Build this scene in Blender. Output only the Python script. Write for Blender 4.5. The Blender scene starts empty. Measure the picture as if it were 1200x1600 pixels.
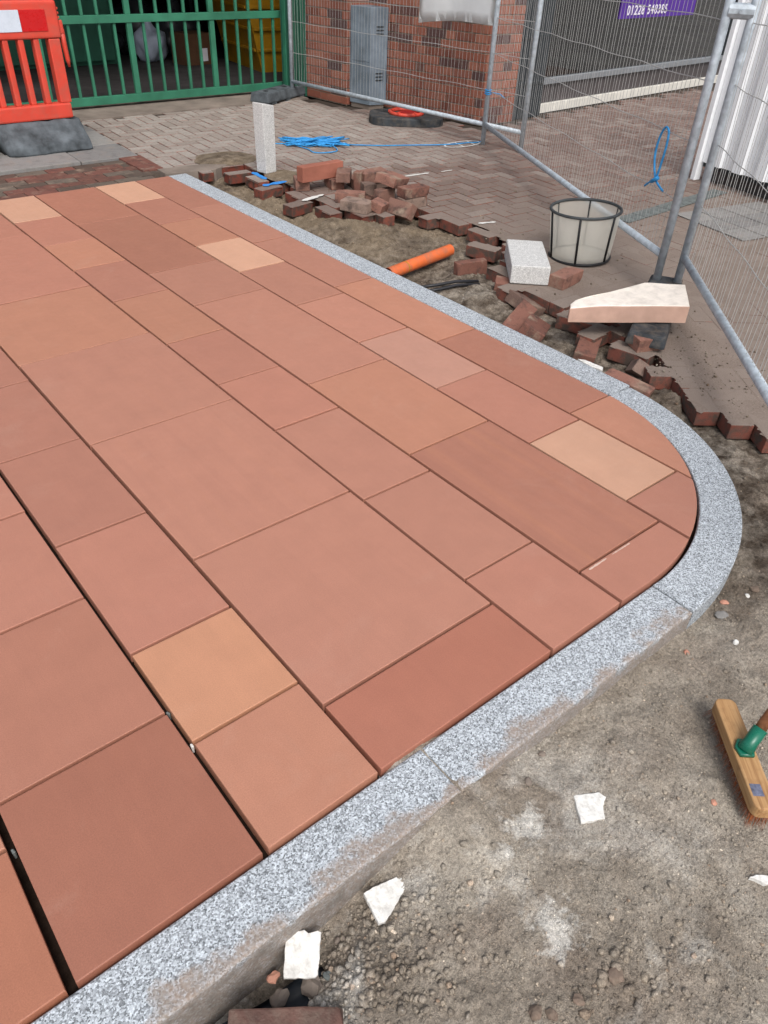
import bpy, bmesh, math, random
import numpy as np
from mathutils import Vector, Matrix, Euler, noise
random.seed(7); rng = np.random.default_rng(7)
R = math.radians
scene = bpy.context.scene
C = scene.collection

# ------------------------------------------------------------------ camera
cam_d = bpy.data.cameras.new('camera'); cam = bpy.data.objects.new('camera', cam_d); C.objects.link(cam)
cam_d.sensor_fit = 'VERTICAL'; cam_d.sensor_height = 36; cam_d.lens = 36*1173.24/1600
cam_d.clip_start = 0.02; cam_d.clip_end = 500
CR = Vector((0.7753, -0.6305, 0.0371)); CU = Vector((0.3655, 0.4948, 0.7883)); CF = Vector((0.5156, 0.5973, -0.6142))
CF.normalize(); CR = (CR-CR.dot(CF)*CF).normalized(); CU = CR.cross(CF)
m = Matrix((CR, CU, -CF)).transposed().to_4x4(); m.translation = Vector((0, 0, 1.5)); cam.matrix_world = m
scene.camera = cam
scene.render.resolution_x = 768; scene.render.resolution_y = 1024

# ------------------------------------------------------------------ overcast daylight
W = bpy.data.worlds.new('World'); scene.world = W; W.use_nodes = True
nt = W.node_tree; bg = nt.nodes['Background']
sky = nt.nodes.new('ShaderNodeTexSky'); sky.sky_type = 'NISHITA'; sky.sun_disc = False
SUN_EL, SUN_AZ = 52, 205            # azimuth: degrees clockwise from +Y
sky.sun_elevation = R(SUN_EL); sky.sun_rotation = R(SUN_AZ)
sky.air_density = 1.0; sky.dust_density = 4.0; sky.ozone_density = 1.0
hs = nt.nodes.new('ShaderNodeHueSaturation'); hs.inputs['Saturation'].default_value = 0.48
nt.links.new(sky.outputs[0], hs.inputs['Color']); nt.links.new(hs.outputs[0], bg.inputs['Color'])
bg.inputs['Strength'].default_value = 0.135
sd = bpy.data.lights.new('sun', 'SUN'); sun = bpy.data.objects.new('sun', sd); C.objects.link(sun)
sd.energy = 1.4; sd.angle = R(24); sd.color = (1.0, 0.985, 0.965)
az, el = R(SUN_AZ), R(SUN_EL)
sdir = Vector((math.sin(az)*math.cos(el), math.cos(az)*math.cos(el), math.sin(el)))
sun.rotation_euler = (-sdir).to_track_quat('-Z', 'Y').to_euler()
vs = scene.view_settings; vs.view_transform = 'Standard'; vs.look = 'None'; vs.gamma = 1; vs.exposure = 0.55
vs.use_curve_mapping = False

# ------------------------------------------------------------------ helpers
def lin(r, g, b, k=1.0):
    f = lambda c: ((c/255+0.055)/1.055)**2.4 if c > 10 else c/255/12.92
    return (f(r)*k, f(g)*k, f(b)*k, 1)

class NT:
    """small shorthand over a material's node tree"""
    def __init__(s, name, rough=0.8, spec=0.3):
        s.m = bpy.data.materials.new(name); s.m.use_nodes = True; s.t = s.m.node_tree
        s.b = s.t.nodes['Principled BSDF']; s.b.inputs['Roughness'].default_value = rough
        s.b.inputs['Specular IOR Level'].default_value = spec
    def n(s, kind, **kw):
        nd = s.t.nodes.new('ShaderNode'+kind)
        for k, v in kw.items():
            if k in nd.inputs: s.put(v, nd.inputs[k])
            else: setattr(nd, k, v)
        return nd
    def put(s, v, sock):
        if isinstance(v, bpy.types.NodeSocket): s.t.links.new(v, sock)
        elif isinstance(v, bpy.types.Node): s.t.links.new(v.outputs[0], sock)
        else: sock.default_value = v
    def coord(s, which='Object'):
        return s.n('TexCoord').outputs[which]
    def pos(s): return s.n('NewGeometry').outputs['Position']
    def noise(s, vec, scale, detail=4, rough=0.55, dist=0):
        return s.n('TexNoise', Vector=vec, Scale=scale, Detail=detail, Roughness=rough, Distortion=dist).outputs[0]
    def voro(s, vec, scale, out='Color', feature='F1'):
        return s.n('TexVoronoi', Vector=vec, Scale=scale, feature=feature).outputs[out]
    def ramp(s, fac, stops, interp='LINEAR'):
        r = s.n('ValToRGB'); s.put(fac, r.inputs[0]); cr = r.color_ramp; cr.interpolation = interp
        while len(cr.elements) < len(stops): cr.elements.new(0.5)
        for e, (p, c) in zip(cr.elements, stops):
            e.position = p; e.color = c if hasattr(c, '__len__') else (c, c, c, 1)
        return r.outputs[0]
    def mix(s, fac, a, b, mode='MIX'):
        x = s.n('Mix', data_type='RGBA', blend_type=mode)
        s.put(fac, x.inputs[0]); s.put(a, x.inputs[6]); s.put(b, x.inputs[7]); return x.outputs[2]
    def math(s, op, a, b=0.0, clamp=False):
        x = s.n('Math', operation=op, use_clamp=clamp); s.put(a, x.inputs[0]); s.put(b, x.inputs[1]); return x.outputs[0]
    def scalev(s, vec, sc):
        x = s.n('Mapping'); s.put(vec, x.inputs[0]); x.inputs['Scale'].default_value = sc; return x.outputs[0]
    def addv(s, a, b):
        x = s.n('VectorMath', operation='ADD'); s.put(a, x.inputs[0]); s.put(b, x.inputs[1]); return x.outputs[0]
    def bump(s, h, strength=0.3, dist=0.01, prev=None):
        x = s.n('Bump', Height=h, Strength=strength, Distance=dist)
        if prev is not None: s.put(prev, x.inputs['Normal'])
        return x.outputs[0]
    def col(s, c): s.put(c, s.b.inputs['Base Color'])
    def norm(s, v): s.put(v, s.b.inputs['Normal'])
    def rough(s, v): s.put(v, s.b.inputs['Roughness'])

M = {}
def simple(name, c, rough=0.6, spec=0.3, metal=0, var=0.12, vs=6, bump=0, bs=200, bd=0.002, rvar=0.1, dirt=0):
    a = NT(name, rough, spec); o = a.coord()
    n1 = a.noise(o, vs, 5); f = a.ramp(n1, [(0.25, 1-var*2), (0.75, 1+var)])
    cc = a.mix(1.0, c, f, 'MULTIPLY')
    if dirt: cc = a.mix(a.ramp(a.noise(a.addv(o, (3, 1, 2)), vs*1.4, 7, .68, .4), [(0.45, 0), (0.68, dirt)]), cc, lin(128, 116, 102, .75))
    a.col(cc); a.b.inputs['Metallic'].default_value = metal
    a.rough(a.ramp(a.noise(o, vs*3, 3), [(0.3, max(0, rough-rvar)), (0.7, min(1, rough+rvar))]))
    if bump: a.norm(a.bump(a.noise(o, bs, 3), bump, bd))
    M[name] = a.m; return a

def mat_sandstone():
    a = NT('sandstone', 0.55, 0.5); o = a.coord(); oi = a.n('ObjectInfo')
    off = a.n('CombineXYZ', X=a.math('MULTIPLY', oi.outputs['Random'], 37), Y=a.math('MULTIPLY', oi.outputs['Random'], 91))
    v = a.addv(o, off)
    base = oi.outputs['Color']
    big = a.noise(v, 2.2, 3, 0.5, 0.6)
    c = a.mix(a.ramp(big, [(0.35, 0.0), (0.75, 0.10)]), base, lin(200, 142, 116, 0.74))
    band = a.noise(a.scalev(v, (16, 0.30, 1)), 1.3, 3, 0.5, 0.15)
    c = a.mix(a.math('MULTIPLY', a.ramp(band, [(0.40, 1), (0.50, 0)]), oi.outputs['Alpha']), c, lin(166, 112, 94, 0.72))
    c = a.mix(a.math('MULTIPLY', a.ramp(band, [(0.56, 0), (0.66, 1)]), oi.outputs['Alpha']), c, lin(196, 134, 100, 0.72))
    cloud = a.noise(v, 9, 6, 0.6)
    c = a.mix(1.0, c, a.ramp(cloud, [(0.3, 0.955), (0.7, 1.04)]), 'MULTIPLY')
    grain = a.noise(v, 330, 5, 0.78)
    c = a.mix(1.0, c, a.ramp(grain, [(0.25, 0.74), (0.75, 1.22)]), 'MULTIPLY')
    bed = a.noise(a.scalev(v, (30, 2.2, 1)), 2.0, 5, 0.7, 0.3)
    c = a.mix(1.0, c, a.ramp(bed, [(0.3, 0.98), (0.7, 1.02)]), 'MULTIPLY')
    dust = a.math('MULTIPLY', a.ramp(a.noise(v, 3.5, 7, 0.68, 0.8), [(0.58, 0), (0.76, 0.14)]), a.ramp(a.noise(v, 150, 3), [(0.35, 0.4), (0.65, 1)]))
    c = a.mix(dust, c, lin(214, 186, 168, 0.8))
    spk = a.voro(v, 60, 'Distance')
    c = a.mix(a.math('MULTIPLY', a.ramp(spk, [(0.0, 1), (0.035, 0)]), a.ramp(a.noise(v, 14, 2), [(0.55, 0), (0.7, 0.7)])), c, lin(225, 205, 190, 0.8))
    a.col(c); a.rough(a.ramp(a.noise(v, 30, 3), [(0.3, 0.5), (0.7, 0.64)]))
    a.norm(a.bump(grain, 0.28, 0.0016, a.bump(cloud, 0.10, 0.004)))
    M['sandstone'] = a.m
mat_sandstone()

def mat_granite(name, stain, light=1.0, blue=True, flat=0):
    a = NT(name, 0.7, 0.35); p = a.pos()
    pw = a.addv(p, a.n('VectorMath', operation='SCALE', Vector=a.n('TexNoise', Vector=p, Scale=300.0).outputs['Color'], Scale=0.004).outputs[0])
    cells = a.n('SeparateColor', Color=a.voro(pw, 310, 'Color')).outputs[0]
    t = (0.93, 1.0, 1.065) if blue else (1, 0.99, 0.96)
    k = lambda v: (v*t[0]*light, v*t[1]*light, v*t[2]*light, 1)
    c = a.ramp(cells, [(0, k(0.07)), (0.16, k(0.16)), (0.34, k(0.27)), (0.55, k(0.40)), (0.78, k(0.53)), (1, k(0.68))])
    c = a.mix(flat if flat else .16, c, k(0.52 if flat else 0.38))
    fine = a.noise(p, 700, 2)
    c = a.mix(1.0, c, a.ramp(fine, [(0.3, 0.75), (0.7, 1.2)]), 'MULTIPLY')
    c = a.mix(1.0, c, a.ramp(a.noise(p, 60, 3), [(0.3, 0.9), (0.7, 1.08)]), 'MULTIPLY')
    if stain:
        sx = a.n('SeparateXYZ', Vector=p)
        # mud smeared along the outer arris of the front kerb
        edge = a.math('SUBTRACT', a.n('MapRange', Value=sx.outputs[1], **{'From Min': 0.69, 'From Max': 0.59}).outputs[0], 0.42)
        low = a.n('MapRange', Value=sx.outputs[2], **{'From Min': -0.02, 'From Max': -0.10}).outputs[0]
        ns = a.noise(p, 9, 6, 0.65)
        msk = a.ramp(a.math('ADD', a.math('ADD', a.math('MULTIPLY', edge, 0.42), ns), a.math('MULTIPLY', low, 0.35)), [(0.60, 0), (0.72, stain)])
        msk = a.math('MULTIPLY', msk, a.ramp(a.noise(p, 160, 3), [(0.3, 0.5), (0.6, 1)]))
        tint = a.mix(a.noise(p, 24, 3), lin(142, 132, 120, 0.75), lin(168, 140, 118, 0.75))
        c = a.mix(msk, c, tint)
        face = a.math('MULTIPLY', a.n('MapRange', Value=sx.outputs[2], **{'From Min': -0.018, 'From Max': -0.035}).outputs[0], a.ramp(a.noise(p, 22, 5, .65), [(0.32, .7), (0.60, .08)]))
        face = a.math('MULTIPLY', face, a.n('MapRange', Value=sx.outputs[0], **{'From Min': 1.0, 'From Max': .55, 'To Min': .5, 'To Max': 1.0}).outputs[0])
        c = a.mix(face, c, a.mix(a.noise(p, 60, 4), lin(92, 88, 82, .7), lin(128, 118, 106, .75)))
    a.col(c); a.norm(a.bump(cells, 0.35, 0.0016, a.bump(fine, 0.25, 0.001)))
    M[name] = a.m
mat_granite('granite_clean', 0); mat_granite('granite_muddy', 0.8); mat_granite('granite_pale', 0, 1.15, False, .55)

def mat_dirt(name, island=False):
    a = NT(name, 0.95, 0.1); p = a.pos()
    n1 = a.noise(p, 3.2, 6, 0.6, 0.3); n2 = a.noise(p, 16, 6, 0.65); n3 = a.noise(p, 130, 4, 0.7)
    c = a.ramp(n1, [(0.32, lin(124, 113, 101, 0.95)), (0.47, lin(146, 136, 123, 0.96)), (0.64, lin(165, 156, 143, 0.98))])
    c = a.mix(a.ramp(a.noise(a.addv(p, (5, 2, 0)), 6, 5, 0.6), [(0.52, 0), (0.78, 0.38)]), c, lin(142, 122, 107, 0.82))
    sx = a.n('SeparateXYZ', Vector=p)
    wet = a.math('MULTIPLY', a.n('MapRange', Value=sx.outputs[0], **{'From Min': 1.75, 'From Max': 2.15}).outputs[0], a.ramp(n2, [(0.35, 1), (0.6, 0.35)]))
    c = a.mix(wet, c, lin(92, 79, 67, 0.70))
    tan = a.math('MULTIPLY', a.n('MapRange', Value=sx.outputs[1], **{'From Min': 3.1, 'From Max': 3.7}).outputs[0], a.ramp(n1, [(0.35, .2), (0.55, .9)]))
    c = a.mix(tan, c, lin(138, 122, 102, 0.76))
    front = a.n('MapRange', Value=sx.outputs[0], **{'From Min': 1.3, 'From Max': 0.8}).outputs[0]
    cem = a.math('MULTIPLY', a.ramp(a.noise(a.addv(p, (1.3, 7.7, 0)), 5.0, 7, 0.62, 0.5), [(0.50, 0), (0.66, 0.85)]), front)
    c = a.mix(cem, c, lin(204, 199, 190, 0.9))
    for q, rad in (((.845, .450, -.055), .055), ((.768, .435, -.055), .03), ((.734, .270, -.055), .065)):      # dried cement slurry
        dd = a.n('VectorMath', operation='DISTANCE'); a.put(p, dd.inputs[0]); dd.inputs[1].default_value = q
        sm = a.math('ADD', a.n('MapRange', Value=dd.outputs['Value'], **{'From Min': rad*1.6, 'From Max': 0.0}).outputs[0], a.math('MULTIPLY', a.math('SUBTRACT', a.noise(p, 22, 6, .68, .6), .5), 2.4))
        c = a.mix(a.ramp(sm, [(0.45, 0), (0.85, .75)]), c, lin(214, 210, 202, .95))
    c = a.mix(1.0, c, a.ramp(n2, [(0.3, 0.80), (0.7, 1.22)]), 'MULTIPLY')
    c = a.mix(1.0, c, a.ramp(n3, [(0.3, 0.62), (0.7, 1.34)]), 'MULTIPLY')
    c = a.mix(1.0, c, a.ramp(a.noise(p, 380, 2), [(0.3, 0.72), (0.7, 1.26)]), 'MULTIPLY')
    g = a.n('NewGeometry')
    if island:
        c = a.mix(1.0, c, a.ramp(g.outputs['Random Per Island'], [(0, (0.9, 0.89, 0.88, 1)), (0.5, 1.2), (0.9, (1.3, 1.28, 1.24, 1)), (0.96, (1.3, 1.1, .98, 1)), (0.985, (2.4, 2.36, 2.3, 1)), (1, (2.4, 2.36, 2.3, 1))]), 'MULTIPLY')
    a.col(c)
    h = a.math('ADD', a.noise(p, 420, 4, 0.7), a.math('MULTIPLY', a.noise(p, 90, 5, 0.65), 1.6))
    a.norm(a.bump(h, 0.8, 0.006))
    M[name] = a.m
mat_dirt('dirt'); mat_dirt('gravel', True)

def mat_paver(name, island):
    a = NT(name, 0.85, 0.2); p = a.pos()
    rnd = a.n('NewGeometry').outputs['Random Per Island'] if island else a.n('ObjectInfo').outputs['Random']
    sx = a.n('SeparateXYZ', Vector=p); n1 = a.noise(p, 1.1, 4, 0.6)
    red = a.ramp(rnd, [(0, lin(122, 105, 97, .78)), (0.35, lin(132, 114, 105, .78)), (0.7, lin(142, 126, 117, .78)), (0.85, lin(136, 119, 110, .78)), (0.87, lin(152, 140, 131, .8)), (1, lin(145, 131, 122, .8))])
    pale = a.ramp(rnd, [(0, lin(152, 141, 132, .8)), (0.5, lin(162, 152, 143, .8)), (1, lin(171, 163, 154, .8))])
    ymix = a.n('MapRange', Value=a.math('ADD', sx.outputs[1], a.math('MULTIPLY', a.math('SUBTRACT', n1, 0.5), 2.0)), **{'From Min': 4.7, 'From Max': 5.7}).outputs[0]
    xcut = a.n('MapRange', Value=sx.outputs[0], **{'From Min': 5.6, 'From Max': 4.9}).outputs[0]
    c = a.mix(a.math('MULTIPLY', ymix, xcut), red, pale)
    c = a.mix(a.ramp(a.noise(p, 40, 5, 0.65), [(0.45, 0), (0.75, 0.5)]), c, lin(90, 74, 66, .7))
    # trodden-in soil film over the part next to the dig
    dn = a.noise(p, 2.6, 6, 0.62)
    near = a.n('MapRange', Value=a.math('ADD', sx.outputs[1], a.math('MULTIPLY', sx.outputs[0], 0.35)), **{'From Min': 6.3, 'From Max': 3.9}).outputs[0]
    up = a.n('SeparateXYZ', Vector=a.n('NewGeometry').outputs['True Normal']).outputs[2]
    film = a.math('MULTIPLY', a.ramp(a.math('ADD', a.math('MULTIPLY', near, 0.55), a.math('MULTIPLY', dn, 0.6)), [(0.36, 0), (0.78, 0.86)]), a.ramp(up, [(0.6, 0.15), (0.9, 1)]))
    soil = a.mix(a.noise(p, 5, 4), lin(126, 112, 102, .78), lin(148, 135, 125, .8))
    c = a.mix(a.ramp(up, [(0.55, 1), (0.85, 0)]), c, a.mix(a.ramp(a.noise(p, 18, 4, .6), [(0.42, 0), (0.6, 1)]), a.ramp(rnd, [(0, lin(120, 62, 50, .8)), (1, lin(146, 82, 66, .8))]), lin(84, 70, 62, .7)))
    c = a.mix(film, c, soil)
    c = a.mix(1.0, c, a.ramp(a.noise(p, 260, 3), [(0.3, 0.84), (0.7, 1.14)]), 'MULTIPLY')
    a.col(c); a.norm(a.bump(a.noise(p, 330, 4, .65), 0.4, 0.003))
    M[name] = a.m
mat_paver('paver_single', False); mat_paver('paver_many', True)

def mat_soil_film():
    a = NT('joint_soil', 0.95, 0.1); p = a.pos(); sx = a.n('SeparateXYZ', Vector=p)
    near = a.n('MapRange', Value=a.math('ADD', sx.outputs[1], a.math('MULTIPLY', sx.outputs[0], 0.35)), **{'From Min': 7.2, 'From Max': 5.2}).outputs[0]
    c = a.mix(near, lin(92, 82, 74, .6), a.mix(a.noise(p, 5, 4), lin(124, 110, 100, .76), lin(147, 133, 123, .79)))
    c = a.mix(1.0, c, a.ramp(a.noise(p, 120, 4), [(0.3, 0.8), (0.7, 1.15)]), 'MULTIPLY')
    a.col(c); a.norm(a.bump(a.noise(p, 200, 4, .65), 0.5, 0.004)); M['joint_soil'] = a.m
mat_soil_film()

def mat_brick(name, stops, dirty=0.35, scale=1.0):
    a = NT(name, 0.85, 0.2); o = a.coord(); oi = a.n('ObjectInfo'); rnd = oi.outputs['Random']
    v = a.addv(o, a.n('CombineXYZ', X=a.math('MULTIPLY', rnd, 53), Y=a.math('MULTIPLY', rnd, 17)))
    c = a.ramp(rnd, stops)
    c = a.mix(a.ramp(a.noise(v, 14, 5, 0.65), [(0.5, 0), (0.72, dirty)]), c, lin(62, 56, 54, .8))
    c = a.mix(a.ramp(a.noise(v, 9, 4, 0.6), [(0.55, 0), (0.75, dirty*1.2)]), c, lin(160, 140, 122, .8))
    c = a.mix(1.0, c, a.ramp(a.noise(v, 220, 3), [(0.3, .85), (.7, 1.15)]), 'MULTIPLY')
    a.col(c); a.norm(a.bump(a.noise(v, 260, 4, .65), 0.45, 0.003, a.bump(a.noise(v, 30, 3), 0.3, 0.004))); M[name] = a.m
mat_brick('loose_brick', [(0, lin(126, 86, 74, .78)), (0.4, lin(150, 108, 94, .8)), (0.7, lin(118, 96, 86, .78)), (1, lin(154, 132, 119, .82))], 0.9)
mat_brick('wall_brick', [(0, lin(120, 74, 62, .85)), (0.3, lin(146, 90, 73, .86)), (0.7, lin(158, 104, 86, .86)), (0.88, lin(134, 86, 73, .85)), (0.95, lin(92, 68, 66, .8)), (1, lin(104, 78, 74, .8))], 0.2)
mat_brick('dark_paver', [(0, lin(112, 80, 70, .75)), (0.3, lin(128, 84, 74, .75)), (0.45, lin(96, 82, 73, .7)), (1, lin(120, 109, 98, .7))], 0.75)
mat_brick('flag_stone', [(0, lin(130, 128, 126, .8)), (1, lin(150, 147, 143, .8))], 0.35)

simple('mortar', lin(176, 162, 146, .8), .9, .1, 0, .15, 20, .4, 300)
simple('bed_dark', lin(46, 36, 30, .8), .95, .05, 0, .3, 30, .5, 200)
simple('concrete', lin(138, 126, 116, .8), .9, .15, 0, .2, 5, .4, 120)
simple('shop_floor', lin(226, 224, 218, .92), .5, .4, 0, .1, 2)
simple('yard_floor', lin(80, 76, 76, .55), .85, .2, 0, .2, 2, .3, 90)
simple('shop_wall', lin(214, 214, 208, .9), .9, .15, 0, .2, 3)
simple('dark_wall', lin(48, 45, 44, .5), .9, .15, 0, .2, 3)
simple('galvanised', lin(192, 202, 210, .86), .5, .5, .1, .2, 30, .15, 160, .001, .12)
simple('wire', lin(186, 186, 184, .75), .5, .4, .0, .1, 30)
simple('black_rubber', lin(62, 66, 70, .8), .75, .3, 0, .35, 12, .35, 120, dirt=.45)
simple('grey_rubber', lin(100, 107, 112, .72), .8, .3, 0, .4, 9, .4, 90)
simple('red_plastic', lin(222, 76, 58, .82), .48, .4, 0, .08, 7, .06, 80, dirt=.28)
simple('reflector_white', lin(214, 224, 236, .82), .3, .5, 0, .04, 10)
simple('reflector_red', lin(196, 24, 26, .9), .3, .5, 0, .05, 10)
simple('green_paint', lin(56, 126, 98, .8), .5, .4, 0, .18, 5, .08, 60)
simple('green_dark', lin(50, 104, 84, .78), .55, .35, 0, .15, 4)
simple('yellow_paint', lin(196, 144, 30, .7), .5, .4, 0, .2, 4)
simple('orange_pipe', lin(226, 110, 56, .82), .45, .4, 0, .1, 9, dirt=.5)
simple('blue_rope', lin(58, 156, 222, .85), .6, .3, 0, .18, 60, .5, 500, .001)
simple('blue_paint', lin(60, 146, 226, .8), .8, .2, 0, .2, 40)
simple('chalk', lin(216, 186, 170, .8), .9, .1, 0, .1, 90)
simple('white_paint', lin(226, 224, 218, .8), .85, .2, 0, .12, 60)
simple('white_sheet', lin(246, 248, 250, .93), .35, .45, 0, .03, 3)
simple('white_banner', lin(248, 252, 252, .95), .55, .3, 0, .03, 4)
simple('white_stone', lin(240, 230, 218, .88), .85, .2, 0, .07, 14, .7, 120, .004, dirt=.22)
simple('chip_white', lin(232, 230, 224, .88), .8, .2, 0, .12, 70, .5, 160, .002, dirt=.35)
simple('pink_stone', lin(206, 170, 152, .82), .8, .2, 0, .1, 12, .5, 200, .002)
simple('cut_sandstone', lin(170, 108, 90, .78), .75, .2, 0, .12, 9, .4, 220, .002)
simple('dark_metal', lin(52, 58, 62, .8), .45, .4, .1, .15, 8)
simple('basket_rim', lin(70, 74, 76, .8), .6, .3, 0, .2, 20)
simple('black_strap', lin(34, 34, 36, .8), .6, .3, 0, .1, 20)
simple('shop_plinth', lin(86, 80, 80, .75), .5, .4, 0, .12, 6)
simple('white_sill', lin(226, 222, 212, .82), .6, .3, 0, .08, 8)
simple('grey_trim', lin(150, 154, 158, .75), .45, .5, .2, .08, 8)
simple('purple_print', lin(86, 44, 150, .85), .45, .4, 0, .05, 5)
simple('print_white', lin(236, 232, 240, .9), .5, .3, 0, .02, 5)
simple('cardboard', lin(120, 86, 64, .6), .85, .2, 0, .12, 8)
simple('bag_dark', lin(48, 50, 54, .8), .35, .5, 0, .2, 8)
simple('bag_pale', lin(196, 206, 224, .8), .45, .4, 0, .1, 8)
simple('red_cloth', lin(170, 40, 40, .8), .7, .2, 0, .15, 8)
simple('green_socket', lin(14, 108, 84, .8), .3, .5, 0, .1, 20)
simple('bristle', lin(150, 84, 46, .8), .6, .3, 0, .25, 60)
simple('broom_label', lin(120, 124, 146, .75), .5, .3, 0, .35, 90)
simple('wet_brick', lin(104, 74, 64, .75), .6, .35, 0, .3, 18, .6, 140, .003, dirt=.4)
simple('black_sheet', lin(52, 58, 66, .8), .5, .45, 0, .25, 9, .2, 30, .004)
simple('cable_black', lin(40, 40, 44, .8), .5, .4, 0, .15, 20)
simple('drain_stone', lin(116, 122, 120, .75), .85, .2, 0, .2, 20, .4, 150)
simple('brown_stone', lin(134, 116, 103, .8), .9, .15, 0, .25, 60, .6, 160, dirt=.6)
simple('zinc_cabinet', lin(134, 148, 160, .74), .55, .4, .05, .25, 5, .1, 60)
simple('pebble_pink', lin(206, 150, 128, .8), .85, .2, 0, .12, 40, .4, 200, .001)
simple('far_ground', lin(150, 147, 142, .75), .9, .15, 0, .2, 1.5, .3, 30)

def mat_wood():
    a = NT('broom_wood', 0.6, 0.3); o = a.coord()
    g = a.noise(a.scalev(o, (120, 5, 60)), 1.0, 6, 0.65, 0.4)
    c = a.ramp(g, [(0.3, lin(146, 104, 66, .75)), (0.5, lin(184, 142, 96, .78)), (0.75, lin(202, 164, 118, .8))])
    c = a.mix(a.ramp(a.noise(o, 28, 4), [(0.55, 0), (0.75, .4)]), c, lin(110, 78, 52, .7))
    a.col(c); a.norm(a.bump(g, 0.2, 0.001)); M['broom_wood'] = a.m
    b = NT('handle_wood', 0.5, 0.35); o = b.coord()
    b.col(b.ramp(b.noise(b.scalev(o, (80, 80, 4)), 1.0, 5), [(0.3, lin(120, 76, 50, .8)), (0.7, lin(172, 116, 80, .8))])); M['handle_wood'] = b.m
mat_wood()

def mat_glass():
    a = NT('shop_glass', 0.02, 0.5); t = a.t; out = t.nodes['Material Output']
    tr = a.n('BsdfTransparent', Color=(1, 1, 1, 1)); gl = a.n('BsdfGlossy', Roughness=0.02, Color=(1, 1, 1, 1))
    fr = a.n('Fresnel', IOR=1.5); mx = a.n('MixShader')
    t.links.new(a.math('MULTIPLY', fr.outputs[0], 2.3, True), mx.inputs[0]); t.links.new(tr.outputs[0], mx.inputs[1]); t.links.new(gl.outputs[0], mx.inputs[2])
    t.links.new(mx.outputs[0], out.inputs[0]); M['shop_glass'] = a.m
    b = NT('sheer_fabric', 0.8, 0.2); t = b.t; out = t.nodes['Material Output']
    b.col(b.mix(b.noise(b.coord(), 12, 4), lin(222, 218, 206, .92), lin(240, 238, 228, .95)))
    b.b.inputs['Transmission Weight'].default_value = 0
    tr = b.n('BsdfTransparent'); tl = b.n('BsdfTranslucent', Color=lin(240, 236, 224, .95)); m1 = b.n('MixShader'); m2 = b.n('MixShader')
    m1.inputs[0].default_value = 0.5; t.links.new(b.b.outputs[0], m1.inputs[1]); t.links.new(tl.outputs[0], m1.inputs[2])
    m2.inputs[0].default_value = 0.38; t.links.new(m1.outputs[0], m2.inputs[1]); t.links.new(tr.outputs[0], m2.inputs[2])
    t.links.new(m2.outputs[0], out.inputs[0]); M['sheer_fabric'] = b.m
mat_glass()

# ---- mesh building
def link_mesh(name, me, mat=None, parent=None, loc=None, rot=None):
    o = bpy.data.objects.new(name, me); C.objects.link(o)
    if mat is not None and not me.materials: me.materials.append(M[mat] if isinstance(mat, str) else mat)
    if loc is not None: o.location = loc
    if rot is not None: o.rotation_euler = rot
    if parent is not None: o.parent = parent
    return o
def from_bm(name, bm, mat, parent=None, loc=None, rot=None, smooth=False):
    me = bpy.data.meshes.new(name); bm.normal_update(); bm.to_mesh(me); bm.free()
    if smooth: me.polygons.foreach_set('use_smooth', [True]*len(me.polygons))
    return link_mesh(name, me, mat, parent, loc, rot)
def from_np(name, v, f, mat, parent=None, smooth=False):
    v = np.asarray(v, np.float32); f = np.asarray(f, np.int32); k = f.shape[1]
    me = bpy.data.meshes.new(name); me.vertices.add(len(v)); me.vertices.foreach_set('co', v.ravel())
    me.loops.add(f.size); me.loops.foreach_set('vertex_index', f.ravel()); me.polygons.add(len(f))
    me.polygons.foreach_set('loop_start', np.arange(len(f), dtype=np.int32)*k)
    me.update(calc_edges=True); me.validate()
    if smooth: me.polygons.foreach_set('use_smooth', [True]*len(me.polygons))
    return link_mesh(name, me, mat, parent)
def thing(name, label, cat, loc=(0, 0, 0), rot=(0, 0, 0), group=None):
    o = bpy.data.objects.new(name, None); C.objects.link(o); o.empty_display_size = 0.1
    o.location = loc; o.rotation_euler = rot; return tag(o, label, cat, group)
def tag(o, label, cat=None, group=None, kind=None):
    if label: o['label'] = label
    if cat: o['category'] = cat
    if group: o['group'] = group
    if kind: o['kind'] = kind
    return o
def box(bm, x0, x1, y0, y1, z0, z1, bev=0, seg=1):
    r = bmesh.ops.create_cube(bm, size=1)
    mtx = Matrix.Translation(((x0+x1)/2, (y0+y1)/2, (z0+z1)/2)) @ Matrix.Diagonal((abs(x1-x0), abs(y1-y0), abs(z1-z0), 1))
    bmesh.ops.transform(bm, matrix=mtx, verts=r['verts'])
    if bev:
        es = list({e for v in r['verts'] for e in v.link_edges})
        bmesh.ops.bevel(bm, geom=es, offset=bev, segments=seg, profile=0.6, affect='EDGES')
    return r
def tube(bm, pts, r, seg=10, closed=False, caps=True):
    pts = [Vector(p) for p in pts]; n = len(pts); rs = r if hasattr(r, '__len__') else [r]*n
    rings = []; up = None
    for i, p in enumerate(pts):
        if closed: t = pts[(i+1) % n]-pts[i-1]
        else: t = pts[min(i+1, n-1)]-pts[max(i-1, 0)]
        t.normalize()
        if up is None:
            up = Vector((0, 0, 1)) if abs(t.z) < 0.9 else Vector((1, 0, 0))
        x = up-t*up.dot(t); x.normalize(); up = x; y = t.cross(x)
        rings.append([bm.verts.new(p+(x*math.cos(k*2*math.pi/seg)+y*math.sin(k*2*math.pi/seg))*rs[i]) for k in range(seg)])
    for i in range(n if closed else n-1):
        a, b = rings[i], rings[(i+1) % n]
        for k in range(seg):
            bm.faces.new((a[k], a[(k+1) % seg], b[(k+1) % seg], b[k]))
    if caps and not closed:
        bm.faces.new(rings[0][::-1]); bm.faces.new(rings[-1])
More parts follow.
